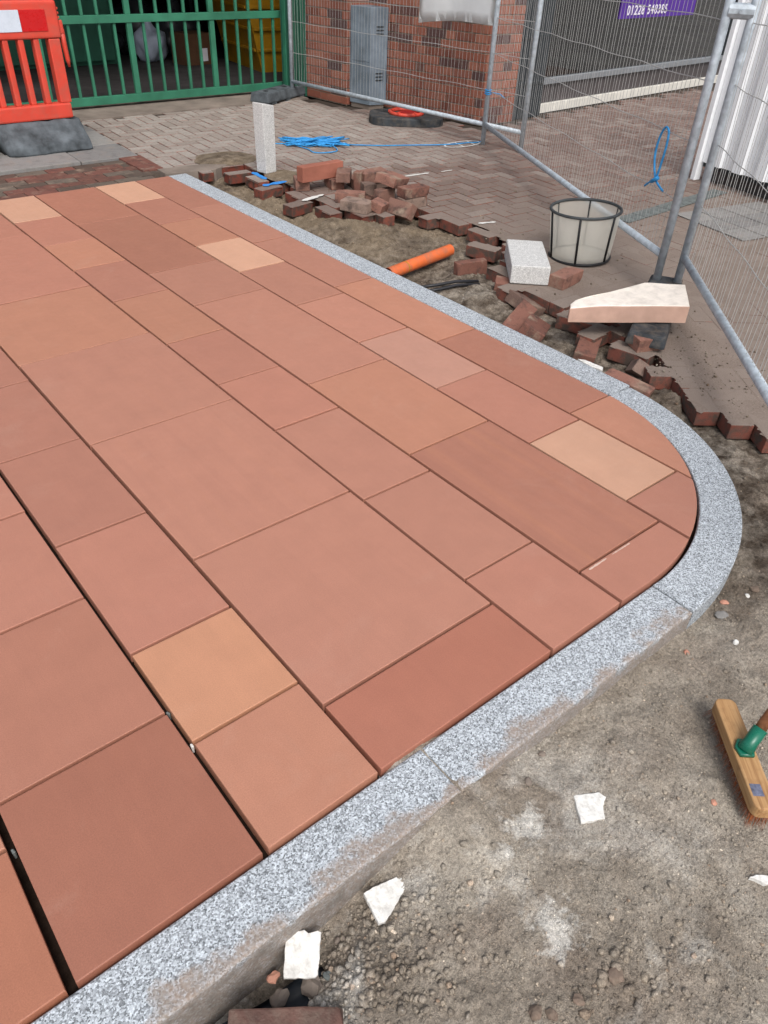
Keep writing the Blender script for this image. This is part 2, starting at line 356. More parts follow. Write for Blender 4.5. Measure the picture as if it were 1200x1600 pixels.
def prism(bm, poly, z0, z1, bev=0, seg=2, only_top=True):
    lo = [bm.verts.new((x, y, z0)) for x, y in poly]; hi = [bm.verts.new((x, y, z1)) for x, y in poly]
    n = len(poly); bm.faces.new(hi); bm.faces.new(lo[::-1])
    for i in range(n):
        bm.faces.new((lo[i], lo[(i+1) % n], hi[(i+1) % n], hi[i]))
    bm.normal_update()
    if bev:
        hs_ = set(hi); es = [e for e in bm.edges if e.verts[0] in hs_ and e.verts[1] in hs_]
        bmesh.ops.bevel(bm, geom=es, offset=bev, segments=seg, profile=0.5, affect='EDGES')
def jitter(bm, amp, freq=30):
    for v in bm.verts:
        v.co += noise.noise_vector(v.co*freq)*amp
def area2(poly):
    return sum(poly[i-1][0]*poly[i][1]-poly[i][0]*poly[i-1][1] for i in range(len(poly)))
def clip_convex(sub, clip):
    out = sub
    for i in range(len(clip)):
        a, b = clip[i-1], clip[i]; inp = out; out = []
        side = lambda p: (b[0]-a[0])*(p[1]-a[1])-(b[1]-a[1])*(p[0]-a[0])
        for j in range(len(inp)):
            p, q = inp[j-1], inp[j]; sp, sq = side(p), side(q)
            if sp >= 0: out.append(p) if False else None
            if (sp >= 0) != (sq >= 0):
                t = sp/(sp-sq); out.append((p[0]+(q[0]-p[0])*t, p[1]+(q[1]-p[1])*t))
            if sq >= 0: out.append(q)
        if not out: return []
    return out

def ragged(a, b, w, n, seed):
    r = random.Random(seed); a = Vector(a); b = Vector(b); d = b-a; nn = Vector((-d.y, d.x)).normalized(); L, Q = [], []
    for i in range(n+1):
        p = a+d*(i/n); k = w*(.5+r.random()*.7)*(1 if 0 < i < n else .35); L.append((p+nn*k)[:]); Q.append((p-nn*k)[:])
    return L+Q[::-1]
def vnoise(x, y, freq, seed):
    """smooth lattice noise, numpy, range about -1..1"""
    g = np.random.default_rng(seed).random((256, 256))*2-1
    x = x*freq+1000.37; y = y*freq+1000.71
    xi = np.floor(x).astype(int); yi = np.floor(y).astype(int); fx = x-xi; fy = y-yi
    fx = fx*fx*(3-2*fx); fy = fy*fy*(3-2*fy)
    G = lambda i, j: g[i & 255, j & 255]
    return (G(xi, yi)*(1-fx)+G(xi+1, yi)*fx)*(1-fy)+(G(xi, yi+1)*(1-fx)+G(xi+1, yi+1)*fx)*fy

# ------------------------------------------------------------------ footpath: sandstone slabs inside a granite kerb
ACX, ACY, RIN, ROUT = 1.695, 1.55, 0.83, 0.967
FY, SX_, FARY = ACY-RIN, ACX+RIN, 5.515
arc = lambda r, n, a0=-90, a1=0: [(ACX+r*math.cos(R(a0+(a1-a0)*i/n)), ACY+r*math.sin(R(a0+(a1-a0)*i/n))) for i in range(n+1)]
inner_clip = [(-2.2, FY)]+arc(RIN-0.011, 28)+[(SX_-0.004, FARY+.1), (-2.2, FARY+.1)]
inner_clip = [(x, max(y, FY+0.004)) for x, y in inner_clip]
bm = bmesh.new(); prism(bm, [(x, y) for x, y in [(-2.2, FY-.005)]+arc(RIN+.005, 20)+[(SX_+.005, FARY), (-2.2, FARY)]], -0.14, -0.034)
footpath = tag(from_bm('footpath', bm, 'bed_dark'), 'new footpath of red sandstone slabs edged with granite kerb', kind='structure')
T = {'n': (192, 134, 112), 'd': (179, 121, 99), 'p': (204, 151, 130), 'l': (219, 169, 140), 'y': (213, 153, 119), 'o': (194, 135, 109), 'r': (179, 115, 93), 'k': (187, 128, 107), 'e': (169, 109, 87), 'f': (173, 112, 86)}  # e, f: near-left slabs, stone tone plus lens fall-off darkened into the colour
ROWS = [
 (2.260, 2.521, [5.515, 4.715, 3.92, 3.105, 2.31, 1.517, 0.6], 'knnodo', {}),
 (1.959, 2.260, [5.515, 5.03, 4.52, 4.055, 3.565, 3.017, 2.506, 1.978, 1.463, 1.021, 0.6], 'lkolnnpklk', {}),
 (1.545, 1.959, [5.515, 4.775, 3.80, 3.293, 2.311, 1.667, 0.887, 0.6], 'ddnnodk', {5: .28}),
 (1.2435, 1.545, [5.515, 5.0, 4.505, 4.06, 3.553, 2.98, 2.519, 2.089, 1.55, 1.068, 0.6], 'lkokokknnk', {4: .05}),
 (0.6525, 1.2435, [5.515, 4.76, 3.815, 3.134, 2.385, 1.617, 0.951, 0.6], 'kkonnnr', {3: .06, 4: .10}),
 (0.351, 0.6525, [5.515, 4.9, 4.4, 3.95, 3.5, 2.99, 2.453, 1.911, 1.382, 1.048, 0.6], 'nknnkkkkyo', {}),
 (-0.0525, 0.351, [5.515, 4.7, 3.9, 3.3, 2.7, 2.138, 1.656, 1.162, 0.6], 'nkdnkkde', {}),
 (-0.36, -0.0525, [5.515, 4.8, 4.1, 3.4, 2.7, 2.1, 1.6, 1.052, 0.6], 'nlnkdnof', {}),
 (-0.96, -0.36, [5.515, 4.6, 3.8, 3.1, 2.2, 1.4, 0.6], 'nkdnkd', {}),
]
def wob(s): return random.uniform(-s, s)
for bi, (x0, x1, ys, cols, bands) in enumerate(ROWS):
    gl = 0.010 if x0 == -0.0525 else 0.0054
    gr = 0.0075 if x1 == -0.0525 else (0.0066 if x1 == 0.351 else 0.0054)
    if x0 == .351: gl = .0066
    for k in range(len(ys)-1):
        ya, yb = ys[k+1]+0.0046, ys[k]-0.0046
        poly = [(x0+gl+wob(.0012), ya+wob(.0012)), (x1-gr+wob(.0012), ya+wob(.0012)), (x1-gr+wob(.0012), yb+wob(.0012)), (x0+gl+wob(.0012), yb+wob(.0012))]
        poly = clip_convex(poly, inner_clip)
        if len(poly) < 3 or abs(area2(poly)) < 0.004: continue
        q = [poly[0]]
        for p in poly[1:]:
            if math.hypot(p[0]-q[-1][0], p[1]-q[-1][1]) > 0.006: q.append(p)
        if math.hypot(q[0][0]-q[-1][0], q[0][1]-q[-1][1]) < 0.006: q.pop()
        cx = sum(p[0] for p in q)/len(q); cy = sum(p[1] for p in q)/len(q)
        bm = bmesh.new(); prism(bm, [(x-cx, y-cy) for x, y in q], -0.05, 0, 0.0022, 2)
        o = from_bm('paving_slab', bm, 'sandstone', footpath, (cx, cy, wob(.0012)), (wob(.0012), wob(.0012), 0))
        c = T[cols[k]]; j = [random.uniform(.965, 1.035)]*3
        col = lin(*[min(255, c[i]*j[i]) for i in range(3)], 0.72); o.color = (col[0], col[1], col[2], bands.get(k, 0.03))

kerb = tag(bpy.data.objects.new('kerb', None), 'curved edging of grey speckled granite kerb stones', kind='structure'); C.objects.link(kerb)
def kerb_stone(poly, ztop, mat, bev=.006):
    bm = bmesh.new(); cx = sum(p[0] for p in poly)/len(poly); cy = sum(p[1] for p in poly)/len(poly)
    prism(bm, [(x-cx, y-cy) for x, y in poly], -0.24, ztop, bev, 3)
    return from_bm('kerb_stone', bm, mat, kerb, (cx, cy, 0))
KZ = -0.009
def strip(f, t0, t1, n, wo):      # subdivided long edges give the sawn stone a faint waviness
    return [f(t0+(t1-t0)*i/n)+0 for i in range(n+1)]
FI, FO = ACY-RIN+.001, ACY-ROUT
for x0, x1 in [(-1.98, -1.063), (-1.063, -.146), (-.146, .7705), (.7705, 1.6865)]:
    n = 14; xs = [x0+.0015+(x1-x0-.003)*i/n for i in range(n+1)]
    outer = [(x, FO+.0022*noise.noise((x*9, 3, 0))) for x in xs]
    kerb_stone(outer+[(xs[-1], FI), (xs[0], FI)], KZ, 'granite_muddy', .007)
a_in = arc(RIN, 36, -90, -2); a_out = arc(ROUT, 36, -90, -2)
kerb_stone([(1.690, FO)]+a_out[1:]+a_in[::-1][:-1]+[(1.690, FI)], KZ+.001, 'granite_clean')
ys = [ACY-.03+i*0.915 for i in range(5)]; ys = ys[:4]+[5.40, 5.53]
ys = [1.522, 2.437, 3.352, 4.267, 5.182, 5.535]
for i in range(5):
    kerb_stone([(SX_+.002, ys[i]+.0015), (ACX+ROUT+.006, ys[i]+.0015), (ACX+ROUT+.006, ys[i+1]-.0015), (SX_+.002, ys[i+1]-.0015)], -.004, 'granite_clean')

# ------------------------------------------------------------------ dug ground
HOLE = [(2.66, 5.62), (2.92, 5.47), (3.07, 5.57), (3.065, 5.0), (3.03, 4.84), (3.0, 4.47), (3.015, 4.10), (3.13, 4.0), (3.40, 3.92), (3.53, 3.9), (3.52, 3.6),
        (3.545, 3.39), (3.49, 3.22), (3.42, 3.0), (3.26, 2.85), (3.12, 2.62), (3.06, 2.57), (3.02, 2.21), (3.06, 2.05), (3.05, 1.9), (2.99, 1.80), (2.96, 1.63), (2.88, 1.55),
        (2.82, 1.51), (2.90, 1.45), (2.815, 1.37), (2.697, 1.231), (2.786, 1.162), (2.714, 1.076), (2.797, 1.017), (2.728, .935), (2.80, .86), (2.735, .78), (2.79, .70), (2.70, .58), (2.78, .42),
        (2.62, .2), (2.7, -.3), (2.6, -1.5), (-2, -1.5), (-2, .7), (2.0, .9), (2.5, 1.5), (2.5, 5.62)]
HP = np.array(HOLE)
def inside(px, py, poly=HP):
    px = np.asarray(px); py = np.asarray(py); c = np.zeros(px.shape, bool); n = len(poly)
    for i in range(n):
        x1, y1 = poly[i-1]; x2, y2 = poly[i]
        c ^= ((y1 > py) != (y2 > py)) & (px < (x2-x1)*(py-y1)/(y2-y1+1e-12)+x1)
    return c
def bumpf(x, y, cx, cy, rx, ry): return np.exp(-(((x-cx)/rx)**2+((y-cy)/ry)**2))
def height(x, y, fine=True):
    x = np.asarray(x, float); y = np.asarray(y, float)
    zk = np.interp(x, [-1, .05, .25, .40, .50, .62, .70, .78, .88, 1.0, 1.15, 1.4, 1.7, 2.0, 2.3, 2.6], [-.18, -.18, -.17, -.135, -.10, -.05, -.018, -.014, -.04, -.068, -.075, -.075, -.08, -.075, -.065, -.07])
    d = np.clip(FO-y, 0, 1); w_ = np.exp(-(d/.10)**2)
    base = -.060+.012*vnoise(x, y, 3.1, 1)
    z = base*(1-w_)+zk*w_
    side = 1/(1+np.exp(-(x-2.55)*40)) * 1/(1+np.exp(-(y-1.0)*12))
    zs = -.085+.014*vnoise(x, y, 4, 2)
    zs = zs+.010*vnoise(x, y, 16, 71)+.008*vnoise(x, y, 34, 72)+.006*np.abs(vnoise(x, y, 60, 73))
    zs = zs+.062*bumpf(x, y, 3.05, 3.92, .26, .42)+.045*bumpf(x, y, 2.95, 2.66, .18, .22)+.03*bumpf(x, y, 2.93, 4.72, .10, .2)-.03*bumpf(x, y, 2.95, 3.15, .3, .14)+.02*bumpf(x, y, 2.9, 2.0, .15, .15)
    z = z*(1-side)+zs*side
    z = z+.058*bumpf(x, y, 2.80, 1.37, .085, .11)           # old haunching
    z = z+.022*bumpf(x, y, 1.262, .252, .028, .05)           # clod by the broom
    z = z-.035*bumpf(x, y, .22, .50, .12, .06)
    if fine:
        z = z+.0055*vnoise(x, y, 14, 3)+.0035*vnoise(x, y, 37, 4)+.0022*np.abs(vnoise(x, y, 85, 5))+.0016*vnoise(x, y, 150, 6)
        grit = np.clip(vnoise(x, y, 4.5, 8)*1.6+.35, 0, 1)
        z = z+grit*(.0075*np.maximum(0, vnoise(x, y, 62, 7))**2+.0050*np.maximum(0, vnoise(x, y, 105, 9))**2)
    und = (~inside(x, y)) & ((y > .9) | (x > 2.45))
    return np.where(und, np.minimum(z, -.072), z)
def grid(x0, x1, y0, y1, st):
    nx = int(round((x1-x0)/st))+1; ny = int(round((y1-y0)/st))+1
    X, Y = np.meshgrid(np.linspace(x0, x1, nx), np.linspace(y0, y1, ny)); Z = height(X, Y)
    v = np.stack([X.ravel(), Y.ravel(), Z.ravel()], 1)
    i = (np.arange(ny-1)[:, None]*nx+np.arange(nx-1)[None, :]).ravel()
    return v, np.stack([i, i+1, i+nx+1, i+nx], 1)
va, fa = grid(-0.6, 3.0, -.6, .9, .005); vb, fb = grid(2.4, 3.75, .9, 5.8, .0075)
def keep(v, f):
    c = v[f].mean(1); k = ~((c[:, 1] > FY+.02) & (c[:, 0] < SX_-.03) & ((c[:, 0] < ACX) | (np.hypot(c[:, 0]-ACX, c[:, 1]-ACY) < RIN) | (c[:, 1] > ACY)))
    return f[k]
fa = keep(va, fa); fb = keep(vb, fb)
dirt = from_np('dug_ground', np.concatenate([va, vb]), np.concatenate([fa, fb+len(va)]), 'dirt', smooth=True)
tag(dirt, 'bare compacted soil and sub-base around the new kerb', kind='structure')
bm = bmesh.new(); vv = [bm.verts.new(p) for p in [(-60, -60, -.26), (60, -60, -.26), (60, 60, -.26), (-60, 60, -.26)]]; bm.faces.new(vv)
tag(from_bm('ground', bm, 'far_ground'), 'wide street ground beyond the works', kind='structure')

def rock_mesh(seed, sub=1):
    b = bmesh.new(); bmesh.ops.create_icosphere(b, subdivisions=sub, radius=1)
    for v in b.verts: v.co = v.co*(1+.45*noise.noise(v.co*1.3+Vector((seed*7.1, seed*3.3, 0))))
    b.normal_update(); return b
ico = bmesh.new(); bmesh.ops.create_icosphere(ico, subdivisions=1, radius=1)
IV = np.array([v.co[:] for v in ico.verts]); IF = np.array([[v.index for v in f.verts] for f in ico.faces]); ico.free()
def scatter(name, label, pts, sizes, mat, parent=None):
    n = len(pts); k = len(IV)
    j = 1+rng.uniform(-.28, .28, (n, k, 1)); sc = rng.uniform(.65, 1.25, (n, 1, 3))*np.array([1, 1, .75])
    a = rng.uniform(0, 6.28, n); ca, sa = np.cos(a)[:, None], np.sin(a)[:, None]
    V = IV[None]*j*sc*sizes[:, None, None]
    X = V[..., 0]*ca-V[..., 1]*sa; Y = V[..., 0]*sa+V[..., 1]*ca
    V = np.stack([X, Y, V[..., 2]], -1)+pts[:, None, :]
    F = (IF[None]+(np.arange(n)*k)[:, None, None]).reshape(-1, 3)
    return tag(from_np(name, V.reshape(-1, 3), F, mat, parent), label, None if parent else 'gravel', kind='stuff')
def stones_in(n, x0, x1, y0, y1, smin, smax, dens_seed, pw=3.0):
    x = rng.uniform(x0, x1, n); y = rng.uniform(y0, y1, n)
    k = (vnoise(x, y, 4, dens_seed)*.7+vnoise(x, y, 11, dens_seed+1)*.5+rng.uniform(-.8, .5, n)) > -.15
    k &= inside(x, y) & ((y < FO-.004) | (x > 2.69) | ((np.hypot(x-ACX, y-ACY) > ROUT+.004) & (x > ACX)))
    x = x[k]; y = y[k]; s = smin+(smax-smin)*rng.random(len(x))**pw
    z = height(x, y)+s*.34
    return np.stack([x, y, z], 1), s
p1, s1 = stones_in(24000, 0, 2.7, -.25, 1.0, .0013, .0044, 20); p2, s2 = stones_in(900, 0, 2.7, -.25, 1.0, .003, .0085, 30, 2.5)
p3, s3 = stones_in(9000, 2.0, 3.5, .6, 5.6, .0015, .008, 40); 
# rubble spilt in the bottom corner beside the broken tile pieces
n = 1200; x = rng.normal(.40, .10, n); y = rng.normal(.44, .07, n); k = (y < FO-.006) & (x > .285) ; x = x[k]; y = y[k]; s4 = .002+.0075*rng.random(len(x))**2.6
p4 = np.stack([x, y, height(x, y)+s4*.5], 1)
n = 240; x = rng.normal(.72, .13, n); y = rng.normal(.13, .05, n); s5 = .002+.009*rng.random(n)**3; p5 = np.stack([x, y, height(x, y)+s5*.15], 1)
scatter('gravel', 'loose fine grit and gravel over the bare soil', np.concatenate([p1, p2, p3, p4, p5]), np.concatenate([s1, s2, s3, s4, s5]), 'gravel')

OV = np.array([(1, 0, 0), (-1, 0, 0), (0, 1, 0), (0, -1, 0), (0, 0, 1), (0, 0, -1)], float); OF = np.array([(0, 2, 4), (2, 1, 4), (1, 3, 4), (3, 0, 4), (2, 0, 5), (1, 2, 5), (3, 1, 5), (0, 3, 5)])
_iv, _if = IV, IF; IV, IF = OV, OF
p6, s6 = stones_in(90000, 0, 2.5, -.22, .75, .0007, .0022, 60, 1.6)
scatter('grit', 'fine sandy grit pressed into the bare soil', p6, s6, 'gravel')
IV, IF = _iv, _if

# ------------------------------------------------------------------ old block paving
def rect(cx, cy, a, l=.2, w=.1):
    c, s = math.cos(a), math.sin(a)
    return [(cx+u*l/2*c-v*w/2*s, cy+u*l/2*s+v*w/2*c) for u, v in ((-1, -1), (1, -1), (1, 1), (-1, 1))]
# edge blocks seen at the lip of the dig: (corner midpoint x, y, angle deg)
EDGE = [(3.000, 5.345, -3), (2.985, 4.895, 8), (2.945, 4.46, 12), (3.288, 3.99, -92), (3.177, 4.08, -88), (3.397, 3.125, -72), (3.197, 2.765, -95), (3.045, 2.11, -72), (2.985, 1.955, 8), (2.965, 1.725, -80),
        (3.585, 3.32, -90), (3.03, 5.12, -92)]
EDGE_P = [np.array(rect(x, y, R(a), .2, .1)) for x, y, a in EDGE]
def in_edge(px, py, grow=0):
    c = np.zeros(np.shape(px), bool)
    for (x, y, a) in EDGE: c |= inside(px, py, np.array(rect(x, y, R(a), .2+grow, .1+grow)))
    return c
PAVE_OUT = np.array([(2.50, 7.68), (2.47, 5.72), (2.66, 5.62), (2.66, -.9), (5, -1.0), (10.2, 1.0), (10.2, 6.02), (7.0, 5.80), (6.3, 5.62), (5.86, 5.64), (5.62, 6.75), (5.28, 7.1), (5.22, 7.68)])
herr = []
def herringbone(rot, ox, oy, zone):
    c, s = math.cos(rot), math.sin(rot); w = .1
    for i in range(-120, 121):
        for j in range(-40, 41):
            bx, by = (i+4*j), i
            for (hx, hy, ang) in ((bx+1, by+.5, 0), (bx+2.5, by, math.pi/2)):
                X = (hx*c-hy*s)*w+ox; Y = (hx*s+hy*c)*w+oy
                if 2.3 < X < 10.3 and -1.2 < Y < 7.8 and zone(X, Y): herr.append((X, Y, rot+ang))
herringbone(R(-3.5), 3.5, 4.5, lambda X, Y: Y > 1.86+max(0, X-3.4)*.0)
herringbone(R(52), 2.793, 1.014, lambda X, Y: Y <= 1.80)
hx = np.array([h[0] for h in herr]); hy = np.array([h[1] for h in herr]); ha = np.array([h[2] for h in herr])
k = ~inside(hx, hy) & inside(hx, hy, PAVE_OUT)
for u in (-.85, 0, .85):
    for v in (-.8, 0, .8):
        sx_, sy_ = hx+np.cos(ha)*u*.1-np.sin(ha)*v*.05, hy+np.sin(ha)*u*.1+np.cos(ha)*v*.05
        k &= ~in_edge(sx_, sy_, .004)
        if abs(u) > .5 and abs(v) > .5: k &= inside(sx_, sy_, PAVE_OUT)
hx, hy, ha = hx[k], hy[k], ha[k]
depth = hx*CF.x+hy*CF.y-1.5*CF.z; pu = (hx*CR.x+hy*CR.y-1.5*CR.z)/depth; pv = (hx*CU.x+hy*CU.y-1.5*CU.z)/depth
vis = (np.abs(pu) < .53) & (np.abs(pv) < .70)
hidden_behind = (hx > 6.05) & (hy < 3.3)
order = np.argsort(np.where(vis & ~hidden_behind, depth, depth+100))
big = set(order[:300-len(EDGE)].tolist())
PZ = 0.0
paving = None
# joint soil: one sheet rasterised under the blocks
st = .025; gx = np.arange(2.3, 10.4, st); gy = np.arange(-1.1, 7.8, st); mask = np.zeros((len(gx), len(gy)), bool)
GX, GY = np.meshgrid(gx+st/2, gy+st/2, indexing='ij')
for X, Y, a in list(zip(hx, hy, ha))+[(e[0], e[1], R(e[2])) for e in EDGE]:
    i0, j0 = int((X-2.3)/st)-5, int((Y+1.1)/st)-5; i0 = max(i0, 0); j0 = max(j0, 0); sl = (slice(i0, i0+11), slice(j0, j0+11))
    dx = GX[sl]-X; dy = GY[sl]-Y; u = dx*math.cos(a)+dy*math.sin(a); v = -dx*math.sin(a)+dy*math.cos(a)
    mask[sl] |= (np.abs(u) < .094) & (np.abs(v) < .044)
# close pin-holes between neighbouring blocks
pad = np.pad(mask, 1); nb = sum(pad[1+a:pad.shape[0]-1+a, 1+b:pad.shape[1]-1+b].astype(int) for a in (-1, 0, 1) for b in (-1, 0, 1))
mask |= (nb >= 5) & ~inside(GX, GY)
free = ~inside(GX, GY) & inside(GX, GY, PAVE_OUT)
for dx_, dy_ in ((.11, 0), (-.11, 0), (0, .11), (0, -.11), (.08, .08), (-.08, .08), (.08, -.08), (-.08, -.08)): free &= ~inside(GX+dx_, GY+dy_)
mask |= free
nx, ny = len(gx)+1, len(gy)+1
VX, VY = np.meshgrid(np.append(gx, gx[-1]+st), np.append(gy, gy[-1]+st), indexing='ij')
neard = np.clip((6.2-(VY+.35*VX))/1.8, 0, 1)
heavy = np.clip((4.4-(VY+.35*VX))/1.6, 0, 1)
VZ = -.0068+.0054*neard+.0006*vnoise(VX, VY, 9, 51)+.0016*neard*np.maximum(0, vnoise(VX, VY, 2.2, 52))+heavy*(.0010+.0014*vnoise(VX, VY, 5, 53))
ii, jj = np.nonzero(mask); b0 = ii*ny+jj
F = np.stack([b0, b0+ny, b0+ny+1, b0+1], 1); V = np.stack([VX.ravel(), VY.ravel(), VZ.ravel()], 1)
used = np.unique(F); rm = -np.ones(len(V), int); rm[used] = np.arange(len(used))
paving = tag(from_np('block_paving', V[used], rm[F], 'joint_soil', smooth=True), 'old herringbone block paving dusted with soil', kind='structure')
def paver_mesh(name, l=.1945, w=.0945, h=.066, bev=.004):
    b = bmesh.new(); box(b, -l/2, l/2, -w/2, w/2, -h, 0, bev, 2); me = bpy.data.meshes.new(name); b.normal_update(); b.to_mesh(me); b.free(); me.materials.append(M['paver_single']); return me
PM = paver_mesh('paver')
for q in sorted(big):
    o = link_mesh('paver', PM, None, paving, (hx[q], hy[q], PZ+wob(.0014)), (wob(.006), wob(.006), ha[q]))
for X, Y, a in EDGE:
    link_mesh('paver', PM, None, paving, (X, Y, PZ-.001+wob(.002)), (wob(.012), wob(.012), R(a)))
rest = [q for q in range(len(hx)) if q not in big]
bb = bmesh.new(); box(bb, -.0972, .0972, -.0472, .0472, -.066, 0, .004, 1); bb.normal_update()
BV = np.array([v.co[:] for v in bb.verts]); BF = [[v.index for v in f.verts] for f in bb.faces]; bb.free()
vs_, fs_ = [], []
for q in rest:
    c, s = math.cos(ha[q]), math.sin(ha[q]); n0 = len(vs_)*len(BV)
    P_ = np.stack([BV[:, 0]*c-BV[:, 1]*s+hx[q], BV[:, 0]*s+BV[:, 1]*c+hy[q], BV[:, 2]+wob(.0016)+BV[:, 0]*wob(.008)], 1)
    vs_.append(P_); fs_ += [[i+n0 for i in f] for f in BF]
me = bpy.data.meshes.new('far_pavers'); me.from_pydata(np.concatenate(vs_).tolist(), [], fs_); me.materials.append(M['paver_many'])
tag(link_mesh('far_pavers', me, None, paving), None, kind='stuff')

bm = bmesh.new(); prism(bm, [(2.44, 5.70), (3.0, 5.60), (5.4, 5.45), (6.9, 5.4), (13.4, 5.9), (13.4, 6.5), (6.9, 6.6), (6.9, 7.59), (2.44, 7.59)], -.2, -.0095); tag(from_bm('paving_bed', bm, 'joint_soil'), 'compacted bed below the old block paving', kind='structure')
# red-brown strip, grey flags and concrete apron at the gate side
strip_root = bmesh.new(); box(strip_root, .2, 2.435, 5.52, 6.16, -.2, -.012)
strip_root = tag(from_bm('brick_path', strip_root, 'joint_soil'), 'strip of dark worn brick pavers behind the new slabs', kind='structure')
PD = paver_mesh('dark_brick', .205, .098); PD.materials.clear(); PD.materials.append(M['dark_paver'])
for r in range(6):
    y = 5.572+r*.1015
    for i in range(-1, 11):
        x = .35+i*.211+(r % 2)*.105
        if x > 2.42+(.0 if r < 4 else .02): continue
        link_mesh('brick', PD, None, strip_root, (x, y, -.004+wob(.003)), (wob(.01), wob(.01), wob(.01)))
fl = bmesh.new(); box(fl, .2, 2.435, 6.165, 7.685, -.2, -.02)
flags = tag(from_bm('stone_flags', fl, 'joint_soil'), 'worn grey stone flags under the red barrier', kind='structure')
def slabpart(name, poly, z0, z1, mat, parent, bev=.004):
    bm = bmesh.new(); cx = sum(p[0] for p in poly)/len(poly); cy = sum(p[1] for p in poly)/len(poly)
    prism(bm, [(x-cx, y-cy) for x, y in poly], z0, z1, bev, 2); return from_bm(name, bm, mat, parent, (cx, cy, 0))
for poly, z in [([(1.30, 6.17), (2.12, 6.17), (2.14, 6.62), (1.30, 6.62)], .012), ([(2.13, 6.17), (2.58, 6.165), (2.60, 6.62), (2.15, 6.62)], .007), ([(.4, 6.17), (1.29, 6.17), (1.29, 6.62), (.4, 6.62)], .004),
                ([(1.5, 6.63), (2.2, 6.63), (2.2, 7.14), (1.5, 7.14)], .0), ([(2.21, 6.63), (2.60, 6.63), (2.63, 7.14), (2.21, 7.14)], .008), ([(.4, 6.63), (1.49, 6.63), (1.49, 7.14), (.4, 7.14)], .001),
                ([(.4, 7.15), (1.49, 7.15), (1.49, 7.595), (.4, 7.595)], 0), ([(1.5, 7.15), (2.63, 7.15), (2.65, 7.595), (1.5, 7.595)], .007)]:
    slabpart('flag_stone', poly, -.018, z, 'flag_stone', flags)
slabpart('edging_course', [(2.52, 5.575), (2.9, 5.50), (3.06, 5.585), (3.075, 5.66), (2.53, 5.72)], -.09, .004, 'concrete', paving)
slabpart('edging_course', [(2.42, 5.725), (2.58, 5.725), (2.60, 6.16), (2.42, 6.16)], -.09, .006, 'dark_paver', paving)
bm = bmesh.new(); box(bm, -.5, 5.20, 7.60, 8.35, -.2, .007)
for v in bm.verts:
    if v.co.y > 8 and v.co.z > 0: v.co.z = .03
tag(from_bm('concrete_apron', bm, 'concrete'), 'worn concrete apron under the green gate', kind='structure')

# ------------------------------------------------------------------ gate passage
bm = bmesh.new(); box(bm, -.5, 7.5, 8.355, 14, -.2, .02)
tag(from_bm('yard_floor', bm, 'yard_floor'), 'dim concrete floor behind the gate', kind='structure')
bm = bmesh.new()
box(bm, -.6, -.45, 8.2, 14, .02, 3.2); box(bm, 7.4, 7.5, 7.9, 14, .02, 3.2); box(bm, -.6, 7.5, 14.0, 14.15, .02, 3.2); box(bm, -.6, 7.5, 8.2, 14.2, 3.21, 3.4)
box(bm, 5.50, 7.39, 7.9, 8.1, .02, 3.2); box(bm, -.44, 7.39, 8.21, 8.34, 2.25, 3.2)  # unseen roof and header over the gate, added to keep sky light out
tag(from_bm('passage_walls', bm, 'dark_wall'), 'dark passage behind the green gate with an added unseen roof and header', kind='structure')

gate = thing('barred_gate', 'tall green painted steel barred gate across the passage', 'gate', (2.6, 8.0, 0.03))
def gbox(name, *a, bev=.002, mat='green_paint', parent=None):
    bm = bmesh.new(); box(bm, *a, bev); return from_bm(name, bm, mat, parent or gate)
gbox('bottom_rail', -2.9, 2.58, -.022, .022, .015, .085); gbox('middle_rail', -2.9, 2.58, -.026, .026, .675, .738); gbox('top_rail', -2.9, 2.58, -.022, .022, 2.1, 2.17)
i = 0; x = 2.58-.14
while x > -2.8:
    t = abs(((x-(.868)) / .867)-round((x-.868)/.867)) < .05
    hw = .026 if t else .0125
    gbox('post' if t else 'bar', x-hw, x+hw, -.018 if t else -.012, .018 if t else .012, .086, .674, bev=.001)
    gbox('post' if t else 'bar', x-hw, x+hw, -.018 if t else -.012, .018 if t else .012, .739, 2.099, bev=.001)
    x -= .1445
gp = thing('gate_post', 'ribbed green steel post between the gate and brick wall', 'post', (5.19, 7.80, 0))
for k in range(6):
    gbox('fin', -.12+k*.045, -.12+k*.045+.03, -.07, .1, 0.0, 2.6, parent=gp, mat='green_dark')
gbox('plate', -.13, .155, .0, .05, 0.002, 2.62, parent=gp, mat='green_paint')

dl = thing('door_leaf', 'flat green door leaf inside the passage on the left', 'door', (3.55, 10.5, .02))
for a in (-.75, 0): gbox('panel', a, a+.73, -.03, .03, .05, 2.3, mat='green_dark', parent=dl)
gbox('frame', -.80, .78, .035, .07, 0, 2.4, mat='green_dark', parent=dl)

sk = thing('waste_skip', 'yellow ribbed steel waste skip behind the gate', 'skip', (6.22, 9.7, .02), (0, 0, R(-8)))
bm = bmesh.new()
def frustum(bm, x0, x1, y0, y1, z0, z1, sx, sy, th=.02):
    o0 = [(x0+sx, y0+sy), (x1-sx, y0+sy), (x1-sx, y1-sy), (x0+sx, y1-sy)]; o1 = [(x0, y0), (x1, y0), (x1, y1), (x0, y1)]
    i0 = [(x+(th if x < (x0+x1)/2 else -th), y+(th if y < (y0+y1)/2 else -th)) for x, y in o0]; i1 = [(x+(th if x < (x0+x1)/2 else -th), y+(th if y < (y0+y1)/2 else -th)) for x, y in o1]
    L = [[bm.verts.new((*p, z)) for p in q] for q, z in ((o0, z0), (o1, z1), (i1, z1), (i0, z0+th))]
    for a, b in ((0, 1), (1, 2), (2, 3)):
        for k in range(4): bm.faces.new((L[a][k], L[a][(k+1) % 4], L[b][(k+1) % 4], L[b][k]))
    bm.faces.new(L[0][::-1]); bm.faces.new(L[3])
